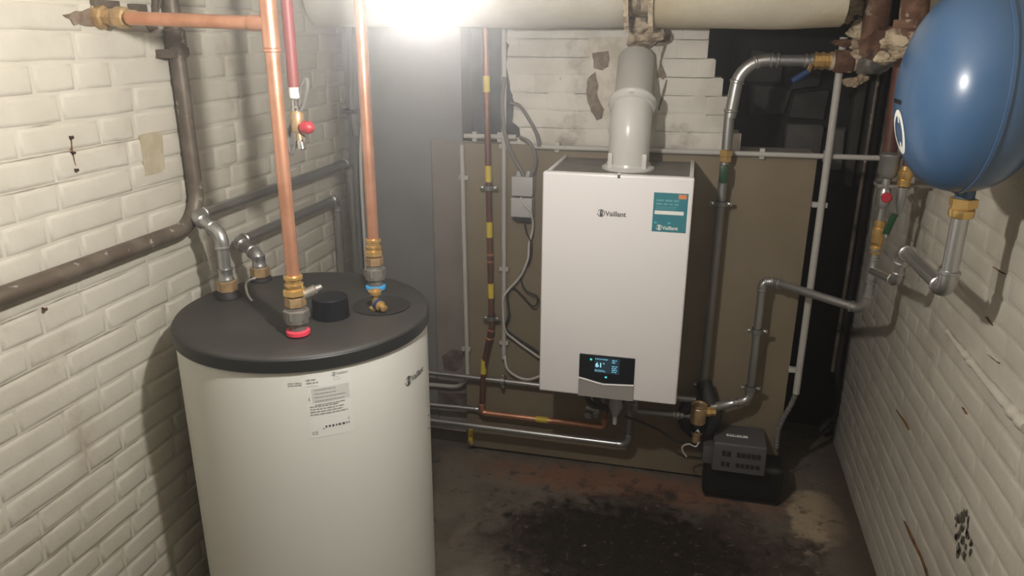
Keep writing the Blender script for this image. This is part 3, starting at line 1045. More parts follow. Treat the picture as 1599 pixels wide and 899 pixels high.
# ------------------------------------------------------------ flue
fx = -.193
t = thing('flue_pipe', (fx, 2.37, 1.187), 'white flue pipe bending from boiler top back into the wall', 'flue')
obj('flange', G().lathe([(0, .082), (.006, .082), (.012, .070), (.02, .068), (.02, 0)], (fx, 2.37, 1.187), n=32), M['flue_white'], t)
ea, ec, ed = V((fx, 2.37, 1.20)), V((fx, 2.37, 1.330)), V((fx-.008, 2.37+.20, 1.330+.205))
dr = (ed-ec).normalized()
s, e, ap, k = arc_elbow(ea, ec, ed, .13, .064)
obj('flue_elbow', G().tube([ea]+ap+[e+dr*.012], .0635, 32), M['flue_white'], t)
for dx in (-.052, .052):
    obj('flange_lug', G().box(fx+dx-.007, fx+dx+.007, 2.315, 2.327, 1.192, 1.24, .002), M['flue_white'], t)
obj('collar', G().lathe([(-.022, .064), (-.02, .0695), (-.006, .0705), (0, .075), (.006, .075), (.010, .070), (.011, .060)], e+dr*.014, dr, 36), M['flue_white'], t)
clp = e-V((0, .048, -.048))
obj('clip', G().box(fx-.008, fx+.006, clp.y-.004, clp.y, clp.z, clp.z+.006, .001), M['box_grey'], t)
obj('wall_pipe', G().tube([e+dr*.01, e+dr*.20], .058, 32), M['flue_grey'], t)

# ------------------------------------------------------------ lagged pipe along the back, at ceiling height
LR, LY, LZ = .118, 2.42, 1.722


def lagging(x0, x1, label, wob=.004, m='lagging'):
    g = G()
    n, k = 40, 28
    rings = []
    for i in range(n+1):
        x = x0+(x1-x0)*i/n
        rings.append([g.b.verts.new((x+(mnoise.noise(V((j*.9, x*3, 1)))*.008 if i in (0, n) else 0),
                                     LY+(LR+wob*mnoise.noise(V((x*6, math.cos(2*math.pi*j/k)*1.5, math.sin(2*math.pi*j/k)*1.5))))*math.cos(2*math.pi*j/k),
                                     LZ+(LR+wob*mnoise.noise(V((x*5+7, math.cos(2*math.pi*j/k)*1.5, math.sin(2*math.pi*j/k)*1.5))))*math.sin(2*math.pi*j/k))) for j in range(k)])
    for a, b_ in zip(rings, rings[1:]):
        for j in range(k): g.b.faces.new((a[j], a[(j+1) % k], b_[(j+1) % k], b_[j]))
    g.b.faces.new(rings[0][::-1])
    g.b.faces.new(rings[-1])
    o = obj('lagged_pipe', g, M[m])
    return tag(o, label, 'pipe insulation')


xa, xb, xc = P(972, 30, Y=2.31).x, P(1018, 30, Y=2.31).x, P(1322, 40, Y=2.31).x
lagging(XL+.012, xa, 'long white painted lagged pipe under ceiling left of the break')
lagging(xb, xc, 'cream lagged pipe under ceiling right of the break, ending in rust', .006, 'lagging_cream')
t = thing('pipe_hanger', ((xa+xb)/2, LY, LZ-LR), 'ragged plastered hanger in the gap between the two lagged pipes', 'hanger')
obj('bare_pipe', G().tube([(xa-.03, LY, LZ), (xb+.03, LY, LZ)], .085, 24), M['plaster'], t)
pl = []
for sgn, x in ((1, xa+.008), (-1, xb-.006)):
    g = G()
    for i in range(14):
        a0 = math.radians(200+i*10)
        g.box(x-.007, x+.007, LY+math.cos(a0)*(LR+.004)-.012, LY+math.cos(a0)*(LR+.004)+.012, LZ+math.sin(a0)*(LR+.0)-.012, LZ+math.sin(a0)*(LR+.0)+.012)
    obj('strap', g, M['plaster'], t)
for k, (x, y, z, r) in enumerate(((xa+.04, LY+.03, LZ-LR+.01, .035), (xa+.065, LY+.06, LZ-LR-.012, .04), (xb-.02, LY+.07, LZ-LR-.01, .035), ((xa+xb)/2, LY+.12, LZ-LR-.03, .045))):
    obj('plaster_lump', G().blob((x, y, z), r, .5, 30, 3, (1, .8, .7)), M['plaster'], t)
obj('dark_groove', G().tube([((xa+xb)/2, LY-.086, LZ-.0), ((xa+xb)/2-.002, LY-.06, LZ-.066)], .006, 8), M['bare_patch'], t)

# ------------------------------------------------------------ hot water tank
TC, TR = V((-.89, 1.55, 0)), .2955
t = thing('hot_water_tank', (TC.x, TC.y, 0), 'tall white cylindrical hot water tank with charcoal lid on cellar floor', 'water tank')
tank = t
obj('jacket', G().lathe([(.03, TR-.006), (.035, TR), (.913, TR), (.915, TR-.004)], TC, n=96), M['tank_white'], t)
obj('base', G().lathe([(0, TR-.02), (.03, TR-.02), (.031, 0)], TC, n=64), M['black_matt'], t)
lid = obj('lid', G().lathe([(.915, TR+.001), (.915, TR+.0035), (.917, TR+.0045), (.942, TR+.0045), (.9465, TR+.002), (.9495, TR-.004), (.951, TR-.014), (.952, TR-.04), (.954, 0)], TC, n=96), M['tank_lid'], t)
obj('lid_band', G().lathe([(.9135, TR+.003), (.915, TR+.0055), (.941, TR+.0055), (.943, TR+.004)], TC, n=96), M['tank_rim'], lid)
obj('lid_seam', G().lathe([(.911, TR), (.911, TR+.0015), (.915, TR+.0015), (.915, TR)], TC, n=96), M['box_grey'], lid)
LT = .9535
# inspection recess with brass stub valve
p = P(594, 478, Z=LT)
rp = p+V((.0, .005, 0))
obj('recess', G().lathe([(-.0005, .0), (-.0005, .068), (.0014, .070), (.0014, .062), (.0006, .060), (.0006, 0)], (rp.x, rp.y, LT), n=40), M['black_matt'], lid)
bv = obj('drain_valve', G().lathe([(0, .016), (.004, .016), (.006, .009), (.036, .009), (.038, .016), (.046, .017), (.048, .012), (.048, 0)], (p.x-.004, p.y-.018, LT), n=18), M['brass'], lid)
vv = V((p.x+.002, p.y-.025, LT+.016))
obj('side_outlet', G().lathe([(0, .0), (0, .012), (.018, .013), (.020, .009), (.034, .009), (.036, .005)], vv, (.8, -.55, -.12), 16), M['brass'], bv)
obj('blue_band', G().lathe([(.004, .0138), (.014, .0138)], vv, (.8, -.55, -.12), 16), M['blue_lever'], bv)
p = P(511, 497, Z=LT)
obj('sensor_cap', G().lathe([(0, .044), (.003, .043), (.046, .041), (.049, .038), (.050, 0)], (p.x, p.y+.02, LT), n=40), M['black_gloss'], lid)


def cylray(px, py, R):
    v = RX*((px-799.5)/FPX)+DY*((py-449.5)/FPX)+_f
    a = v.x**2+v.y**2
    b_ = -(v.x*TC.x+v.y*TC.y)
    c_ = TC.x**2+TC.y**2-R*R
    tt = (-b_-math.sqrt(max(0, b_*b_-a*c_)))/a
    q = CAM+v*tt
    return math.atan2(q.x-TC.x, -(q.y-TC.y)), q.z


def cplace(px, py, R=None, du=0):
    R = (R or TR)+.0007
    a0, z0 = cylray(px, py, R)
    return lambda u, v: V((TC.x+R*math.sin(a0+(u+du)/R), TC.y-R*math.cos(a0+(u+du)/R), z0+v))


def cwidth(a, b_):
    return abs(cylray(*a, TR)[0]-cylray(*b_, TR)[0])*TR


wid = cwidth((634, 600), (664, 574))
logo(wid/5.05, M['ink'], t, cplace(634, 602))
lb0 = cplace(487, 650, TR)
lw = cwidth((487, 610), (553, 600))
lh = cylray(520, 578, TR)[1]-cylray(520, 680, TR)[1]
b0 = cplace(486, 682, TR-.0004)
lab = flatshape(rect(-.002, -.004, lw+.003, lh, 12), M['label_white'], t, b0, 'rating_label')
b1 = cplace(486, 682, TR+.0002)
wl2 = cwidth((518, 580), (549, 575))
logo(wl2/5.05, M['ink_grey'], lab, cplace(518, 586, TR+.0002))
lines(lw*.62, lh*.86, lw*.2, 2, .006, .0022, M['ink_faint'], lab, b1, .4, words=3)
lines(lw*.0, lh*.86, lw*.28, 2, .007, .003, M['ink_grey'], lab, b1, .3, words=2)
lines(lw*.0, lh*.77, lw*.35, 1, .007, .0018, M['ink_faint'], lab, b1, .3, words=3)
flatshape(rect(lw*.10, lh*.52, lw*.98, lh*.74, 8), M['ink_faint'], lab, cplace(486, 682, TR+.0001), 'shaded_box')
lines(lw*.16, lh*.70, lw*.75, 5, .0085, .0018, M['ink_grey'], lab, cplace(486, 682, TR+.0004), .35, words=7)
lines(lw*.03, lh*.45, lw*.90, 4, .0062, .0026, M['ink_grey'], lab, b1, .25, words=9)
lines(lw*.35, lh*.115, lw*.58, 1, .008, .0045, M['ink'], lab, b1, 0, words=12)
lines(lw*.28, lh*.10, lw*.05, 1, .008, .002, M['ink_grey'], lab, b1, 0, words=1)
flatshape([[(lw*.01, lh*.56), (lw*.05, lh*.56), (lw*.03, lh*.63)]], M['ink_grey'], lab, b1, 'warning_triangle')
text('CE', .011, M['ink_grey'], lab, lambda u, v: b1(u+lw*.03, v+.004))
flatshape([[(lw*.88, lh*.18), (lw*.96, lh*.18), (lw*.92, lh*.23)]], M['ink_faint'], lab, b1, 'warning_triangle')
lines(0, 0, cwidth((449, 600), (471, 599)), 2, .005, .0022, M['ink_grey'], t, cplace(449, 600), .2, words=4)
for (x, y) in ((670, 648), (670, 668)):
    a, z = cylray(min(x, 668), y, TR)
    q = V((TC.x+TR*math.sin(a), TC.y-TR*math.cos(a), z))
    obj('rivet', G().lathe([(0, .003), (.002, .003), (.003, 0)], q, (math.sin(a), -math.cos(a), 0), 10), M['chrome'], tank)


# copper risers on the tank
def riser(base, r, top, ringm, label, ringname, h0=.0):
    t = thing('copper_riser', (base.x, base.y, LT), label, 'pipe', 'copper risers on the tank')
    z = LT
    obj('plastic_ring', G().lathe([(0, .022), (.003, .026), (.011, .026), (.013, .022)], (base.x, base.y, z), n=24), M[ringm], t)
    o = obj('union', G().lathe([(.012, .019), (.030, .019), (.031, .026), (.058, .027), (.060, .021), (.066, .021)], (base.x, base.y, z), n=24), M['old_alloy'], t)
    hexnut((base.x, base.y, z+.048), (0, 0, 1), .029, .020, M['old_alloy'], o)
    hexnut((base.x, base.y, z+.078), (0, 0, 1), .023, .022, M['brass_dull'], t, 'brass_body')
    hexnut((base.x, base.y, z+.100), (0, 0, 1), .0245, .016, M['brass'], t, 'compression_nut', .3)
    obj('brass_sleeve', G().lathe([(0, .019), (.003, .021), (.010, .021), (.012, .017), (.02, .017), (.022, .0205), (.028, .0205), (.030, .015)], (base.x, base.y, z+.108), n=20), M['brass'], t)
    obj('tube', G().tube([(base.x, base.y, z+.12), (base.x, base.y, top)], r, 20), M['copper'], t)
    return t


hot = P(466, 522, Z=LT)
cold = P(587, 452, Z=LT)
h = riser(hot, .0142, 2.11, 'pink_red', 'thick copper riser with red ring on tank lid and tee to left wall', 'red_ring')
c = riser(cold, .0142, 2.11, 'blue_ring', 'thick copper riser with blue ring on the tank lid', 'blue_ring')
obj('air_vent', G().lathe([(0, .0), (0, .011), (.03, .012), (.032, .008), (.045, .006)], (hot.x+.012, hot.y+.012, LT+.088), (.75, .5, .35), 12), M['old_alloy'], h)
zt = P(425, 36, Y=hot.y).z
wp = P(150, 27, X=XL)
wp = V((XL, wp.y, zt+.012))
# tee body and press couplings
obj('tee', G().lathe([(-.045, .0145), (-.045, .0165), (.045, .0165), (.045, .0145)], (hot.x, hot.y, zt), n=18).tube([(hot.x, hot.y, zt), (hot.x-.04, hot.y, zt)], .0155, 14), M['copper'], h)
for z in (zt+.052, zt-.050):
    obj('press_bead', G().lathe([(-.004, .0145), (-.002, .0178), (.002, .0178), (.004, .0145)], (hot.x, hot.y, z), n=18), M['copper'], h)
obj('branch_tube', G().tube([(hot.x-.03, hot.y, zt), (XL+.09, wp.y-.01, wp.z-.002)], .0135, 16), M['copper'], h)
obj('wall_fitting', G().lathe([(.0, .012), (.0, .024), (.022, .024), (.024, .017), (.05, .018), (.052, .022), (.075, .022), (.078, .016), (.10, .015)], (XL, wp.y, wp.z), (1, 0, -.01), 8), M['brass_dull'], h, False)

# left tank connections: galvanised runs to the left wall and along it
zc = 1.04
y1 = 1.567
lc = V((-1.109, 1.567, LT))
wx = -1.205
zA = 1.145
t = pipe('galvanised_pipe', [(lc.x, lc.y, LT+.05), (lc.x, lc.y, zA-.028), (wx, lc.y+.04, zA), (wx, 2.50, zA), (wx, 2.50, .30)], .0145, M['galv'],
         'upper galvanised pipe from brass nut on tank along left wall', group='galvanised pipes from the tank along the left wall', bendR=.03)
o = hexnut((lc.x, lc.y, LT+.030), (0, 0, 1), .025, .028, M['brass_dull'], t)
obj('lid_grommet', G().lathe([(0, .030), (.008, .028), (.016, .022)], (lc.x, lc.y, LT), n=20), M['black_matt'], t)
collar((lc.x, lc.y, LT+.06), (0, 0, 1), .0145, .03, M['galv'], t)
lc2 = P(402, 437, Z=LT+.02)
lc2 = V((-1.108, 1.715, LT))
zB = 1.035
t = pipe('galvanised_pipe', [(lc2.x, lc2.y, LT+.03), (lc2.x, lc2.y, zB-.015), (wx, lc2.y+.06, zB), (wx, 2.385, zB), (wx, 2.385, .20)], .0145, M['galv'],
         'lower galvanised pipe from rear of tank lid along left wall', group='galvanised pipes from the tank along the left wall', bendR=.03)
hexnut((lc2.x, lc2.y, LT+.022), (0, 0, 1), .026, .026, M['brass_dull'], t)
obj('lid_grommet', G().lathe([(0, .030), (.006, .028), (.010, .022)], (lc2.x, lc2.y, LT), n=20), M['black_matt'], t)
collar((lc2.x, lc2.y, LT+.052), (0, 0, 1), .0145, .03, M['galv'], t)
g = G().tube(smoothpath([P(394, 470, Z=LT), P(387, 460, Z=LT+.01), P(384, 445, Z=LT+.025), P(388, 438, Z=LT+.035), P(398, 434, Z=LT+.035)], 8), .003, 8)
tag(obj('sensor_cable', g, M['cable_white']), 'short pale sensor lead curling from tank lid by the rear connection', 'cable')
# white and black cables in the corner behind
tag(obj('corner_cable', G().tube(smoothpath([P(566, 190, Y=2.49), P(563, 240, Y=2.49), P(566, 320, Y=2.49), P(572, 420, Y=2.49), (P(572, 420, Y=2.49).x, 2.49, .3)], 8), .006, 8), M['cable_white']),
    'thin white cable dropping in the corner behind the tank', 'cable')
t = thing('dark_conduit', P(548, 215, Y=2.49), 'dark grey conduit with clip high in the corner behind copper riser', 'conduit')
obj('tube', G().tube([P(545, 30, Y=2.49), P(549, 172, Y=2.49), P(556, 212, Y=2.49)], .0095, 10), M['cable_grey'], t)
p = P(548, 174, Y=2.49)
obj('clip', G().box(p.x-.03, p.x+.014, 2.475, 2.53, p.z-.007, p.z+.007, .002), M['black_matt'], t)

# dark old pipe on left wall
dx = -1.222
t = pipe('old_steel_pipe', [(dx, 1.645, 2.1), (dx, 1.645, 1.118), (dx, -.4, 1.122)], .0185, M['dark_steel'],
         'dark peeling steel pipe bending along the left brick wall', bendR=.085, beads=False, sleeve=False)
p = P(272, 62, X=dx)
obj('socket', G().lathe([(-.04, .019), (-.04, .024), (.02, .024), (.024, .021)], (dx, 1.645, p.z), n=16), M['dark_steel'], t)
hexnut((dx, 1.645, P(275, 80, X=dx).z), (0, 0, 1), .027, .02, M['dark_steel'], t, 'hex_collar')
obj('wall_hook', G().box(XL, dx+.02, 1.60, 1.62, P(266, 84, X=dx).z-.01, P(266, 84, X=dx).z+.01, .003), M['dark_steel'], t)
t = thing('old_bracket', P(240, 40, X=XL), 'dark iron bracket ends beside dark pipe at top of left wall', 'bracket')
obj('rod', G().tube([P(243, 0, X=-1.235), P(242, 22, X=-1.235)], .0045, 8), M['dark_steel'], t)
obj('rod', G().tube([P(251, 0, X=-1.235), P(245, 20, X=-1.235)], .0035, 8), M['dark_steel'], t)
p = P(209, 15, X=XL)
obj('bracket_foot', G().box(XL, XL+.02, p.y-.02, p.y+.022, p.z-.009, p.z+.012, .003), M['dark_steel'], t)
p = P(157, 6, X=XL)
obj('bracket_bar', G().box(XL-.002, XL+.012, p.y-.03, p.y+.045, p.z-.008, p.z+.008, .003), M['dark_steel'], t)
surf_poly([(143, 8), (160, 12), (178, 10), (176, 22), (158, 26), (146, 22)], .0065, .006, 'L', M['plaster'], wl, 'mortar_patch', .004)
surf_poly([(100, 22), (140, 14), (150, 26), (146, 42), (118, 40)], .006, .006, 'L', M['bare_patch'], wl, 'bare_patch', .006)
surf_poly([(228, 40), (243, 36), (248, 44), (238, 50)], .006, .006, 'L', M['bare_patch'], wl, 'bare_patch', .003)

# red pipe with drain cock
ry = 1.55
a = P(447, 0, Y=ry)
b_ = P(459, 135, Y=ry)
rx = (a.x+b_.x)/2
t = thing('red_pipe', (rx, ry, P(462, 215, Y=ry).z), 'red painted pipe hanging down behind copper riser with draw-off tap', 'pipe')
zz = lambda y: P(459, y, Y=ry).z
obj('tube', G().tube([(rx, ry, 2.11), (rx, ry, zz(136))], .0125, 16), M['red_pipe'], t)
obj('plastic_adapter', G().lathe([(0, .0105), (.004, .0115), (zz(136)-zz(155), .0115), (zz(136)-zz(153), 0)], (rx, ry, zz(153)), n=16), M['label_white'], t)
obj('chrome_sleeve', G().lathe([(0, .009), (.012, .009), (.014, .0075), (.028, .0075)], (rx, ry, zz(176)), n=16), M['chrome'], t)
vb = obj('tap_body', G().lathe([(-.024, .012), (-.019, .0155), (.019, .0155), (.024, .012)], (rx+.002, ry, zz(190)), n=12).tube([(rx+.002, ry, zz(200)), (rx+.010, ry-.008, zz(222))], .0075, 12), M['brass_dull'], t)
obj('outlet', G().lathe([(0, .0075), (.006, .0095), (.02, .009), (.021, .006)], (rx+.010, ry-.008, zz(218)), (.25, -.2, -1), 12), M['chrome'], vb)
hp = V((rx+.012, ry-.01, zz(197)))
obj('tap_handle', G().lathe([(0, .007), (.006, .010), (.010, .0135), (.024, .0145), (.031, .012), (.036, .005), (.036, 0)], hp, (1, -.15, .0), 14), M['red'], vb)
g = G().tube(smoothpath([V((rx+.005, ry+.01, zz(165))), P(470, 135, Y=ry), P(479, 124, Y=ry), P(480, 138, Y=ry), P(474, 165, Y=ry), P(468, 176, Y=ry), P(455, 195, Y=ry+.015), P(450, 222, Y=ry+.015), P(455, 240, Y=ry), P(462, 226, Y=ry), P(473, 212, Y=ry), P(475, 232, Y=ry)], 8), .0042, 8)
tag(obj('hanging_wire', g, M['cable_grey']), 'thin dark wire looped around the draw-off tap of the red pipe', 'wire')

# ------------------------------------------------------------ gas pipe (copper) with yellow bands
GY = 2.50
gp = [(-.693, GY, 1.70), (-.674, GY, .555), (-.705, GY, .40), (-.716, GY, .196), (-.235, GY, .196)]
t = thing('copper_gas_pipe', (-.716, GY, .196), 'slim copper gas pipe with yellow bands on left of board', 'pipe')
obj('tube', G().tube([gp[0], gp[1]], .0108, 16), M['copper_dark'], t)
obj('swan_neck', G().tube([gp[1], gp[2], gp[3]], .0108, 16, bend=.05), M['copper_dark'], t)
obj('elbow', G().tube([gp[3], V(gp[3])+V((0, 0, -.0))], .001, 6) if False else G().tube([(-.716, GY, .235), (-.716, GY, .196), (-.677, GY, .196)], .0122, 16, bend=.028), M['copper'], t)
obj('tube', G().tube([(-.69, GY, .196), (-.27, GY, .196)], .0108, 16), M['copper'], t)
obj('elbow', G().tube([(-.285, GY, .196), (-.24, GY, .196), (-.24, GY, .235)], .0122, 16, bend=.026), M['copper'], t)
obj('tube', G().tube([(-.24, GY, .23), (-.24, GY, .485)], .0108, 16), M['copper_dark'], t)


def onpath(py):
    z = P(762, py, Y=GY).z
    for a, c in zip(gp, gp[1:]):
        if a[2] >= z >= c[2] and a[2] != c[2]:
            f_ = (a[2]-z)/(a[2]-c[2])
            return V(a).lerp(V(c), f_), (V(c)-V(a)).normalized()
    return V(gp[3]), V((0, 0, 1))


for py in (131, 271, 358, 453, 573):
    p, ax = onpath(py)
    h_ = .028 if py != 131 else .026
    obj('yellow_band', G().lathe([(-h_, .0112), (-h_, .0117), (h_, .0117), (h_, .0112)], p, ax, 18), M['yellow'], t)
q = P(846, 660, Y=GY)
obj('yellow_band', G().lathe([(-.023, .0112), (-.023, .0117), (.023, .0117), (.023, .0112)], (q.x, GY, .196), (1, 0, 0), 18), M['yellow'], t)
for py in (397, 408, 515, 528, 632):
    p, ax = onpath(py)
    obj('press_bead', G().lathe([(-.004, .011), (-.002, .0138), (.002, .0138), (.004, .011)], p, ax, 18), M['copper'], t)
for py, lab in ((293, 'upper pipe clamp on the yellow banded gas pipe'), (496, 'lower pipe clamp on the yellow banded gas pipe')):
    p, ax = onpath(py)
    clamp(p, .0108, BY, lab)

# ------------------------------------------------------------ galvanised runs at the foot of the board
y_ = 2.505
tp = pipe('galvanised_pipe', [(-1.22, y_, .340), (-.36, y_, .336)], .0098, M['galv'], 'highest level galvanised pipe from behind tank to under the boiler', bendR=.02)
clamp((P(785, 597, Y=y_).x, y_, .337), .0098, BY, 'pipe clamp on highest level pipe below the boiler cables', True)
y_ = 2.53
pipe('galvanised_pipe', [(-1.22, y_-.03, .196), (-.735, y_, .192), (-.735, y_+.01, .180)], .0098, M['galv'], 'short middle galvanised pipe passing behind foot of the gas pipe', bendR=.02)
y_ = 2.455
z_ = P(830, 676, Y=y_).z
xe = P(981, 690, Y=y_).x
t = pipe('galvanised_pipe', [(-1.22, y_, z_), (xe, y_, z_), (xe, y_, .485)], .0122, M['galv'], 'lowest galvanised pipe running from tank under boiler then turning up', bendR=.032)
t = thing('yellow_valve', P(735, 690, Y=2.56), 'small yellow tagged fitting at the lower left corner of the board', 'valve')
p0, p1 = P(731, 671, Y=2.53), P(738, 690, Y=2.53)
obj('tag', G().box(p0.x, p1.x, 2.53, 2.545, p1.z, p0.z, .002), M['yellow'], t)
obj('stub', G().lathe([(0, .008), (.012, .009), (.014, .006)], P(736, 690, Y=2.53), (.3, -1, 0), 10), M['brass_dull'], t)
tag(obj('galvanised_pipe', G().tube([(-1.2, 2.57, .07), (-.80, 2.57, .062)], .009, 12), M['dark_steel']), 'dark pipe near floor between tank and board', 'pipe')

# ------------------------------------------------------------ right-hand galvanised run (35 mm from the valve, down the board)
PY = 2.50
xt, zt2 = P(1210, 95, Y=PY), None
zt2 = 1.513
xv = .103
k1 = P(1150, 140, Y=PY)
t = thing('galvanised_riser', (xv, PY, .39), 'galvanised pipe right of boiler rising and bending to rusty valve', 'pipe')
r1 = .0165
pA, pB, pC, pD = V((xv, PY, .30)), V((xv, PY, 1.27)), V((k1.x-.012, PY, 1.42)), V((k1.x+.030, PY, zt2))
lowp = [V((xv, PY, .40)), V((xv, PY, 1.20))]
obj('tube', G().tube(lowp, .0148, 18), M['galv_dull'], t)
pts = [V((xv, PY, 1.20)), V((xv+.001, PY, 1.265))]
upx = P(1140, 190, Y=PY).x
obj('upper_tube', G().tube([(xv+.002, PY, 1.24), (upx-.004, PY, 1.36)], .0165, 18), M['galv_dull'], t)
s_, e_, ap, k = arc_elbow((upx, PY, 1.30), (upx+.012, PY, zt2), (upx+.3, PY, zt2), .085, .0195)
obj('bend', G().tube([(upx-.002, PY, 1.34)]+ap+[(e_.x+.02, PY, zt2)], .0195, 20), M['galv'], t)
for q, ax in (((upx-.001, PY, 1.36), (0, 0, 1)), (ap[1], (ap[2]-ap[0])), (ap[6], (ap[7]-ap[5])), ((e_.x+.012, PY, zt2), (1, 0, 0)), ((e_.x+.03, PY, zt2), (1, 0, 0))):
    obj('press_bead', G().lathe([(-.005, .0195), (-.0025, .0228), (.0025, .0228), (.005, .0195)], q, ax, 20), M['galv'], t)
xb_ = P(1270, 95, Y=PY).x
obj('cross_tube', G().tube([(e_.x, PY, zt2), (xb_, PY, zt2)], .0172, 18), M['galv_dull'], t)
q1 = P(1258, 95, Y=PY).x
for x in (q1, q1+.016):
    obj('press_bead', G().lathe([(-.006, .018), (-.003, .0215), (.003, .0215), (.006, .018)], (x, PY, zt2), (1, 0, 0), 20), M['galv'], t)
p = P(1131, 242, Y=PY)
obj('brass_joint', G().lathe([(-.022, .016), (-.02, .0195), (-.004, .0195), (-.002, .022), (.014, .022), (.018, .016)], (xv+.001, PY, p.z), n=6), M['brass'], t, False)
p = P(1129, 270, Y=PY)
gv = obj('valve_handle', G().box(xv-.013, xv+.013, PY-.032, PY-.014, p.z-.028, p.z+.028, .005), M['green'], t)
gv['label'] = 'dark green lever handle'
clamp((xv, PY, P(1127, 318, Y=PY).z), .0148, BY, 'upper pipe clamp on the pipe just right of the boiler')
clamp((xv, PY, P(1101, 601, Y=PY).z), .0148, BY, 'lower pipe clamp on the pipe just right of the boiler')

# brass and rusty gate valve at the top right
t = thing('rusty_gate_valve', ((xb_+.08), PY, zt2-.05), 'brass and rusty iron union joined to the lagged pipe end', 'valve')
x = xb_
obj('brass_fitting', G().lathe([(0, .019), (.002, .027), (.010, .027), (.011, .024), (.020, .024), (.021, .027), (.030, .027), (.031, .024), (.040, .024), (.042, .027), (.048, .027), (.050, .020)], (x, PY, zt2), (1, 0, 0), 10), M['brass'], t, False)
obj('sealing_ring', G().lathe([(.048, .020), (.048, .027), (.058, .027), (.058, .02)], (x, PY, zt2), (1, 0, 0), 20), M['plaster'], t)
hexnut((x+.085, PY, zt2), (1, 0, 0), .037, .052, M['rust'], t, 'iron_union')
obj('sealing_ring', G().lathe([(0, .02), (0, .030), (.010, .030), (.010, .02)], (x+.113, PY, zt2), (1, 0, 0), 20), M['plaster'], t)
hexnut((x+.145, PY-.005, zt2-.004), (1, -.15, 0), .036, .045, M['old_alloy'], t, 'hex_union')
hexnut((x+.180, PY-.012, zt2-.003), (1, -.2, 0), .032, .03, M['old_alloy'], t, 'hex_union', .4)
lv = obj('lever', G().tube([(x-.018, PY-.045, zt2-.03), (x-.060, PY-.055, zt2-.058)], .0095, 8), M['blue_lever'], t)
lv['label'] = 'dark blue lever'
obj('stem', G().tube([(x-.005, PY-.01, zt2-.01), (x-.018, PY-.045, zt2-.033)], .007, 8), M['brass_dull'], t)
for k, (px_, py_, r) in enumerate(((1345, 70, .032), (1330, 4, .024), (1324, 30, .014), (1358, 88, .016), (1336, 86, .016), (1338, 14, .022), (1346, 34, .018), (1332, 52, .016), (1352, 56, .024), (1362, 60, .028), (1330, 128, .020), (1345, 122, .018), (1345, 42, .022), (1372, 50, .02))):
    obj('plaster_lump', G().blob(P(px_, py_, Y=PY-.02), r, .6, 40, 3, (1, .8, .8)), M['plaster'], t)
g = G().blob(P(1325, 66, Y=PY-.03), .03, .7, 50, 3, (1.3, .5, .35))
tag(obj('rust_flake', g, M['rust']), 'orange rusty flake of metal hanging at right end of the lagged pipe', 'rust')

# the big pipe: elbow from the union to the brown vertical, rusty risers above
RX0, RYY = .537, 2.27
ex = x+.19
vx, vy = P(1400, 110, Y=2.30).x, 2.30
t = thing('brown_pipe', (vx, vy, 1.28), 'brown painted vertical pipe beside blue vessel above the fittings', 'pipe')
obj('tube', G().tube([(vx, vy, 1.84), (P(1389, 240, Y=vy).x, vy, 1.245)], .0195, 18), M['brown_pipe'], t)
obj('elbow', G().tube([(ex, PY-.02, zt2), (vx-.02, PY-.04, zt2-.002), (vx+.01, vy+.06, zt2+.03), (vx+.01, vy+.03, zt2+.10)], .030, 18, bend=.05), M['galv_dull'], t)
obj('lead_wrap', G().lathe([(0, .031), (.005, .036), (.03, .036), (.035, .031)], (vx-.055, PY-.027, zt2), (1, -.1, 0), 18), M['old_alloy'], t)
t = thing('rusty_riser', P(1362, 60, Y=2.45), 'thick rust-red iron pipe rising above the union nut', 'pipe')
obj('tube', G().tube([P(1362, 84, Y=2.45), P(1364, 20, Y=2.45)+V((0, 0, .3))], .036, 18), M['rust'], t)
obj('rust_scale', G().blob(P(1372, 70, Y=2.42), .045, .6, 30, 3, (1, .7, 1.1)), M['rust'], t)
t = thing('rusty_riser', P(1425, 50, Y=2.2), 'dark rusty iron pipe rising beside top left of the blue vessel', 'pipe')
obj('tube', G().tube([P(1422, 66, Y=2.2), P(1420, 0, Y=2.2)+V((0, 0, .3))], .034, 18), M['rust'], t)
obj('flange', G().lathe([(0, .034), (0, .046), (.02, .046), (.02, .034)], P(1424, 44, Y=2.2), n=8), M['rust'], t, False)
for q, r in (((1408, 62), .036), ((1420, 72), .026), ((1392, 66), .022), ((1380, 90), .020), ((1400, 82), .018), ((1436, 60), .020)):
    obj('plaster_lump', G().blob(P(*q, Y=2.2), r, .6, 35, 3, (1.1, .8, .8)), M['plaster'], t)

# fittings chain below the brown pipe
bx_ = .530
by_ = 2.25


def cz(py): return P(1380, py, Y=by_).z


t = thing('riser_assembly', (bx_, by_, .80), 'galvanised riser with red knob and brass valve on the right wall', 'pipe')
obj('reducer', G().lathe([(cz(300)-0, .013), (cz(278), .013), (cz(276), .020), (cz(268), .0265), (cz(246), .0265), (cz(244), .029), (cz(240), .029), (cz(238), .022)], (bx_, by_, 0), n=20), M['galv_dull'], t)
x0, x1 = P(1362, 290, Y=by_).x, P(1430, 290, Y=by_).x
obj('bracket_plate', G().box(x0+.012, x1-.014, by_-.012, by_+.05, cz(293), cz(287), .002), M['old_alloy'], t)
obj('wall_arm', G().box(bx_+.03, XR, by_+.02, by_+.04, cz(293), cz(288), .002), M['old_alloy'], t)
obj('body', G().lathe([(cz(325), .013), (cz(318), .017), (cz(300), .017), (cz(294), .014)], (bx_, by_, 0), n=16), M['galv'], t)
p = P(1386, 310, Y=by_-.045)
kn = obj('red_knob', G().lathe([(0, .008), (.004, .014), (.016, .0145), (.020, .011), (.020, 0)], p+V((0, .02, 0)), (-.1, -1, .1), 9), M['red'], t)
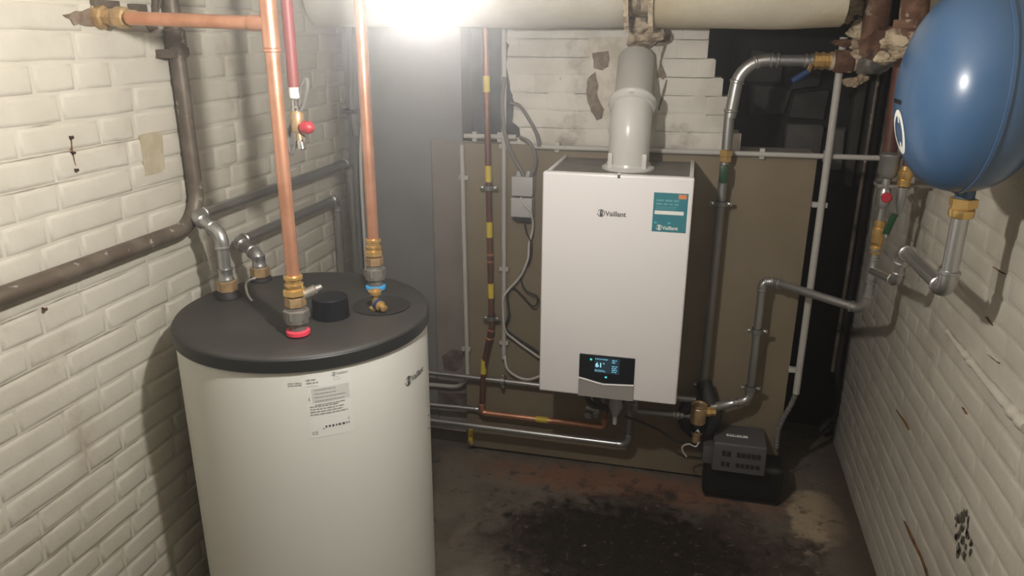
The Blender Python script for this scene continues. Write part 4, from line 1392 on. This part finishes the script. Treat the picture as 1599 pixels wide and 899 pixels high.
obj('knob_stem', G().tube([p+V((0, .02, 0)), (p.x, by_, p.z)], .006, 10), M['brass_dull'], t)
xs = P(1413, 275, Y=by_-.02).x
obj('safety_valve', G().lathe([(cz(288), .013), (cz(287), .0175), (cz(277), .0175), (cz(276), .015), (cz(273), .0185), (cz(264), .0185), (cz(262), .014), (cz(256), .013)], (xs, by_-.02, 0), n=18), M['brass'], t)
obj('discharge_pipe', G().lathe([(cz(335), .003), (cz(322), .009), (cz(306), .0135), (cz(289), .0135)], (xs, by_-.02, 0), n=16), M['galv'], t)
obj('pipe_stub', G().tube([(xs, by_-.02, cz(256)), (xs, by_-.02, cz(200))], .012, 12), M['brown_pipe'], t)
obj('tube', G().tube([(bx_, by_, cz(300)), (bx_, by_, cz(350))], .0115, 14), M['galv'], t)
bz = obj('brass_valve', G().lathe([(cz(398), .012), (cz(396), .0155), (cz(386), .0155), (cz(384), .012), (cz(378), .018), (cz(358), .018), (cz(355), .012), (cz(352), .0155), (cz(346), .0155), (cz(344), .012)], (bx_, by_, 0), n=10), M['brass'], t, False)
p = P(1382, 367, Y=by_-.04)
gl = obj('green_lever', G().box(-.009, .009, -.005, .005, -.034, .030, .004), M['green'], bz)
gl.location = p-wloc(bz)
gl.rotation_euler = (0, .25, 0)
obj('lever_screw', G().lathe([(0, .005), (.004, .005), (.005, 0)], p+V((0, -.006, 0)), (0, -1, 0), 8), M['chrome'], bz)
obj('tube', G().tube([(bx_, by_, cz(396)), (bx_, by_, .86)], .0125, 14), M['galv'], t)
zrun = .82
zC = 1.004
tee_z = .945
obj('tee', G().lathe([(-.03, .0128), (-.03, .0148), (.03, .0148), (.03, .0128)], (bx_, by_, tee_z), n=16), M['galv'], t)
for z in (tee_z+.060, tee_z+.034, tee_z-.034, tee_z-.075):
    obj('press_bead', G().lathe([(-.005, .0125), (-.0025, .0165), (.0025, .0165), (.005, .0125)], (bx_, by_, z), n=16), M['galv'], t)
# lower run: riser foot -> board -> down -> valve
pipe('galvanised_pipe', [(bx_, by_, .90), (bx_, by_, zrun), (.290, 2.470, zrun), (.258, 2.470, zrun-.005), (.258, 2.470, .385), (.13, 2.43, .360)], .0135, M['galv'],
     'galvanised pipe from right wall riser across and down the board', bendR=.034)
clamp((.258, 2.470, P(1189, 517, Y=2.47).z), .0135, BY, 'upper pipe clamp on the pipe above the black pump')
clamp((.258, 2.470, P(1178, 606, Y=2.47).z), .0135, BY, 'lower pipe clamp on the pipe above the black pump')
collar((.175, 2.444, .3685), V((.128, .04, .025)), .0135, .06, M['galv'], tp if False else thing('press_coupling', (.175, 2.444, .355), 'shiny press coupling on the level pipe left of the elbow above pump', 'coupling'))
# branch to the expansion vessel
vxn, vyn = .53, 1.630
pipe('galvanised_pipe', [(bx_, by_-.008, tee_z), (bx_, 1.995, .992), (vxn, 1.980, 1.045)], .0118, M['galv'],
     'short galvanised bend linking the right riser to the wider vessel pipe', bendR=.026, fit=M['galv'])
pipe('galvanised_pipe', [(vxn, 1.978, 1.040), (vxn, 1.968, 1.080), (vxn, vyn, 1.086), (vxn, vyn, 1.265)], .0160, M['galv'],
     'wider galvanised pipe from riser tee up to the blue vessel', bendR=.028, fit=M['galv'])

# ------------------------------------------------------------ expansion vessel
VC = V((.500, 1.612, 1.487))
t = thing('expansion_vessel', (VC.x, VC.y, VC.z-.19), 'round blue steel expansion vessel mounted on the right wall', 'expansion vessel')
va, vr = .122, .190
prof = []
NV = 40
for i in range(NV+1):
    a = math.pi*i/NV
    cx_ = -math.cos(a)
    sn = math.sin(a)
    prof.append((va*math.copysign(abs(cx_)**.92, cx_), vr*sn**.86 if sn > 0 else 0))
prof[0] = (-va, 0)
prof[-1] = (va, 0)
obj('shell', G().lathe(prof, VC, (1, 0, 0), 96), M['vessel_blue'], t)
obj('seam', G().lathe([(-.004, vr-.002), (-.003, vr+.0022), (.003, vr+.0022), (.004, vr-.002)], VC, (1, 0, 0), 96), M['vessel_blue'], t)
zb = VC.z-vr
obj('neck', G().lathe([(.012, .019), (-.004, .018), (-.018, .018)], (vxn, vyn, zb), n=20), M['vessel_blue'], t)
hexnut((vxn, vyn, zb-.026), (0, 0, 1), .026, .020, M['brass'], t)
obj('brass_union', G().lathe([(-.056, .021), (-.052, .0235), (-.040, .0235), (-.037, .021), (-.034, .021)], (vxn, vyn, zb), n=20), M['brass'], t)
obj('wall_strap', G().box(VC.x+.09, XR, VC.y-.02, VC.y+.02, VC.z-.06, VC.z+.06, .004), M['vessel_blue'], t)
# pale round maker's mark on the left face
mk = V((VC.x-va-.001, VC.y-.01, VC.z-.05))


def vplace(u, v):
    # u towards the camera (-y), v up, laid on the dome's surface
    yy, zz_ = VC.y-.004-u, VC.z-.080+v
    rr_ = min(.999, math.hypot(yy-VC.y, zz_-VC.z)/vr)
    k_ = rr_**(1/.86)
    return V((VC.x-va*(max(0, 1-k_*k_)**.5)**.92-.0012, yy, zz_))


polys = []
for i in range(28):
    a, c_ = 2*math.pi*i/28, 2*math.pi*(i+1)/28
    polys.append([(.026*math.cos(a), .030*math.sin(a)), (.037*math.cos(a), .042*math.sin(a)), (.037*math.cos(c_), .042*math.sin(c_)), (.026*math.cos(c_), .030*math.sin(c_))])
polys += rect(-.004, -.030, .006, .030, 1)
flatshape(polys, M['label_white'], t, vplace, 'round_emblem')
flatshape(rect(-.05, .052, .012, .060, 8), M['black_gloss'], t, vplace, 'black_strip')

# ------------------------------------------------------------ dirt strainer / valve left of the pump, insulated pipes
t = thing('mixing_valve', P(1088, 700, Y=2.40), 'brass dirt separator with warning triangle between boiler and pump', 'valve')
a_ = P(1092, 632, Y=2.41)
zt_, zb_ = P(1092, 640, Y=2.41).z, P(1090, 660, Y=2.41).z
obj('brass_body', G().lathe([(zb_-a_.z, .024), (zb_-a_.z+.004, .027), (-.010, .027), (-.006, .024), (.002, .028), (zt_-a_.z+.012, .026), (zt_-a_.z+.018, .018), (zt_-a_.z+.018, 0)], a_, n=20), M['brass_dull'], t)
bl = obj('black_sleeve', G().lathe([(zb_-a_.z-.028, .022), (zb_-a_.z-.027, .0245), (zb_-a_.z, .0245), (zb_-a_.z, .02)], a_, n=20), M['black_gloss'], t)
tz = zb_-.024
flatshape([[(-.008, 0), (.008, 0), (0, .014)]], M['label_white'], bl, lambda u, v: V((a_.x+.002+u, a_.y-.0252+abs(u)*.15, tz+v)), 'warning_triangle')
obj('drain_fitting', G().lathe([(-.075, .013), (-.07, .015), (-.045, .015), (-.04, .020), (-.028, .020)], (a_.x, a_.y, zb_), n=14), M['brass_dull'], t)
obj('side_nut', G().lathe([(0, .014), (.004, .018), (.018, .018), (.020, .015), (.035, .015)], (a_.x+.022, a_.y+.002, .352), (1, .1, .05), 8), M['brass'], t, False)
g = G().tube(smoothpath([P(1092, 690, Y=2.39), P(1086, 697, Y=2.385), P(1075, 693, Y=2.38), P(1066, 697, Y=2.38), P(1066, 704, Y=2.38), P(1072, 713, Y=2.38)], 8), .0028, 8)
tag(obj('white_string', g, M['cable_white']), 'short white string tied round the brass drain fitting beside pump', 'string')
tag(obj('flow_pipe', G().tube([(-.16, 2.45, .44), (-.15, 2.45, .305), (.07, 2.44, .312)], .0125, 14, bend=.04), M['galv_dull']),
    'dull grey pipe bending from the boiler underside to the brass separator', 'pipe')
tag(obj('return_pipe', G().tube([(-.06, 2.46, .372), (.08, 2.45, .372)], .0125, 12), M['galv_dull']),
    'short dull grey pipe under the right corner of the boiler', 'pipe')
g = G().tube(smoothpath([(xv, PY, .42), (xv+.01, PY-.02, .395), (.125, 2.46, .375), (.145, 2.44, .33), (.13, 2.45, .27), (.09, 2.45, .25), (.055, 2.45, .28), (.05, 2.46, .32), (.07, 2.465, .36)], 8), .028, 14)
tag(obj('insulation_sleeve', g, M['black_matt']), 'black foam sleeve curling round behind the brass separator', 'insulation')
for k in range(3):
    pass
t = thing('steel_fittings', P(1060, 650, Y=2.40), 'ridged press fitting at the end of dull grey pipe by brass separator', 'fitting')
for i in range(3):
    q = V((.01+i*.014, 2.443, .3105))
    obj('press_bead', G().lathe([(-.005, .0128), (-.003, .0155), (.003, .0155), (.005, .0128)], q, (1, 0, .04), 14), M['galv'], t)
g = G().tube(smoothpath([P(975, 650, Y=2.36), P(1000, 658, Y=2.37), P(1030, 672, Y=2.40), P(1055, 688, Y=2.42), P(1085, 694, Y=2.43), P(1110, 706, Y=2.42)], 8), .0045, 8)
tag(obj('drain_hose', g, M['cable_black']), 'thin black hose sagging from boiler underside to the pump', 'hose')

# ------------------------------------------------------------ condensate pump
t = thing('condensate_pump', (.25, 2.46, 0), 'dark grey condensate pump box on black tray on the floor', 'pump')
obj('tray', G().box(.128, .405, 2.428, 2.545, .004, .150, .028, 4), M['pump_black'], t)
obj('foot', G().box(.14, .395, 2.435, 2.545, 0, .018, .005), M['black_matt'], t)
zb1, zt1 = .140, .246
g = G().box(.152, .330, 2.385, 2.540, zb1, zt1, .007, 3)
for v in g.b.verts:
    if v.co.z > zt1-.02 and v.co.y < 2.42: v.co.y += .012
hs = obj('housing', g, M['pump_grey'], t)
obj('side_housing', G().box(.118, .154, 2.41, 2.535, .150, .218, .006), M['pump_grey'], t)
for row, z in enumerate((.207, .165)):
    for k in range(8):
        if k == 2: continue
        xx = .182+k*.0165
        obj('vent_slot', G().box(xx, xx+.011, 2.3835, 2.3900, z, z+.014, .0005, 1), M['black_matt'], hs)
lb_ = obj('label_strip', G().box(.195, .268, 2.452, 2.466, zt1-.001, zt1+.0012), M['label_white'], t)
lines(.008, .003, .055, 1, .01, .006, M['ink'], lb_, lambda u, v: V((.195+u, 2.454+v, zt1+.0016)), .1, words=6)

# black cable along the far right corner of the wall
g = G().tube(smoothpath([(.645, 2.985, 1.60), (.645, 2.985, 1.1), (.648, 2.985, .8), (.642, 2.985, .5), (.64, 2.985, .32), (.655, 2.96, .15), (.60, 2.95, .05)], 8), .013, 10)
tag(obj('black_hose', g, M['black_matt']), 'black hose hanging down the dark far end of the right wall', 'hose')
g = G().tube([(.62, 2.99, 1.65), (.62, 2.99, .3)], .008, 10)
tag(obj('dark_rod', g, M['dark_steel']), 'thin dark rod beside the black hose at far end of right wall', 'rod')
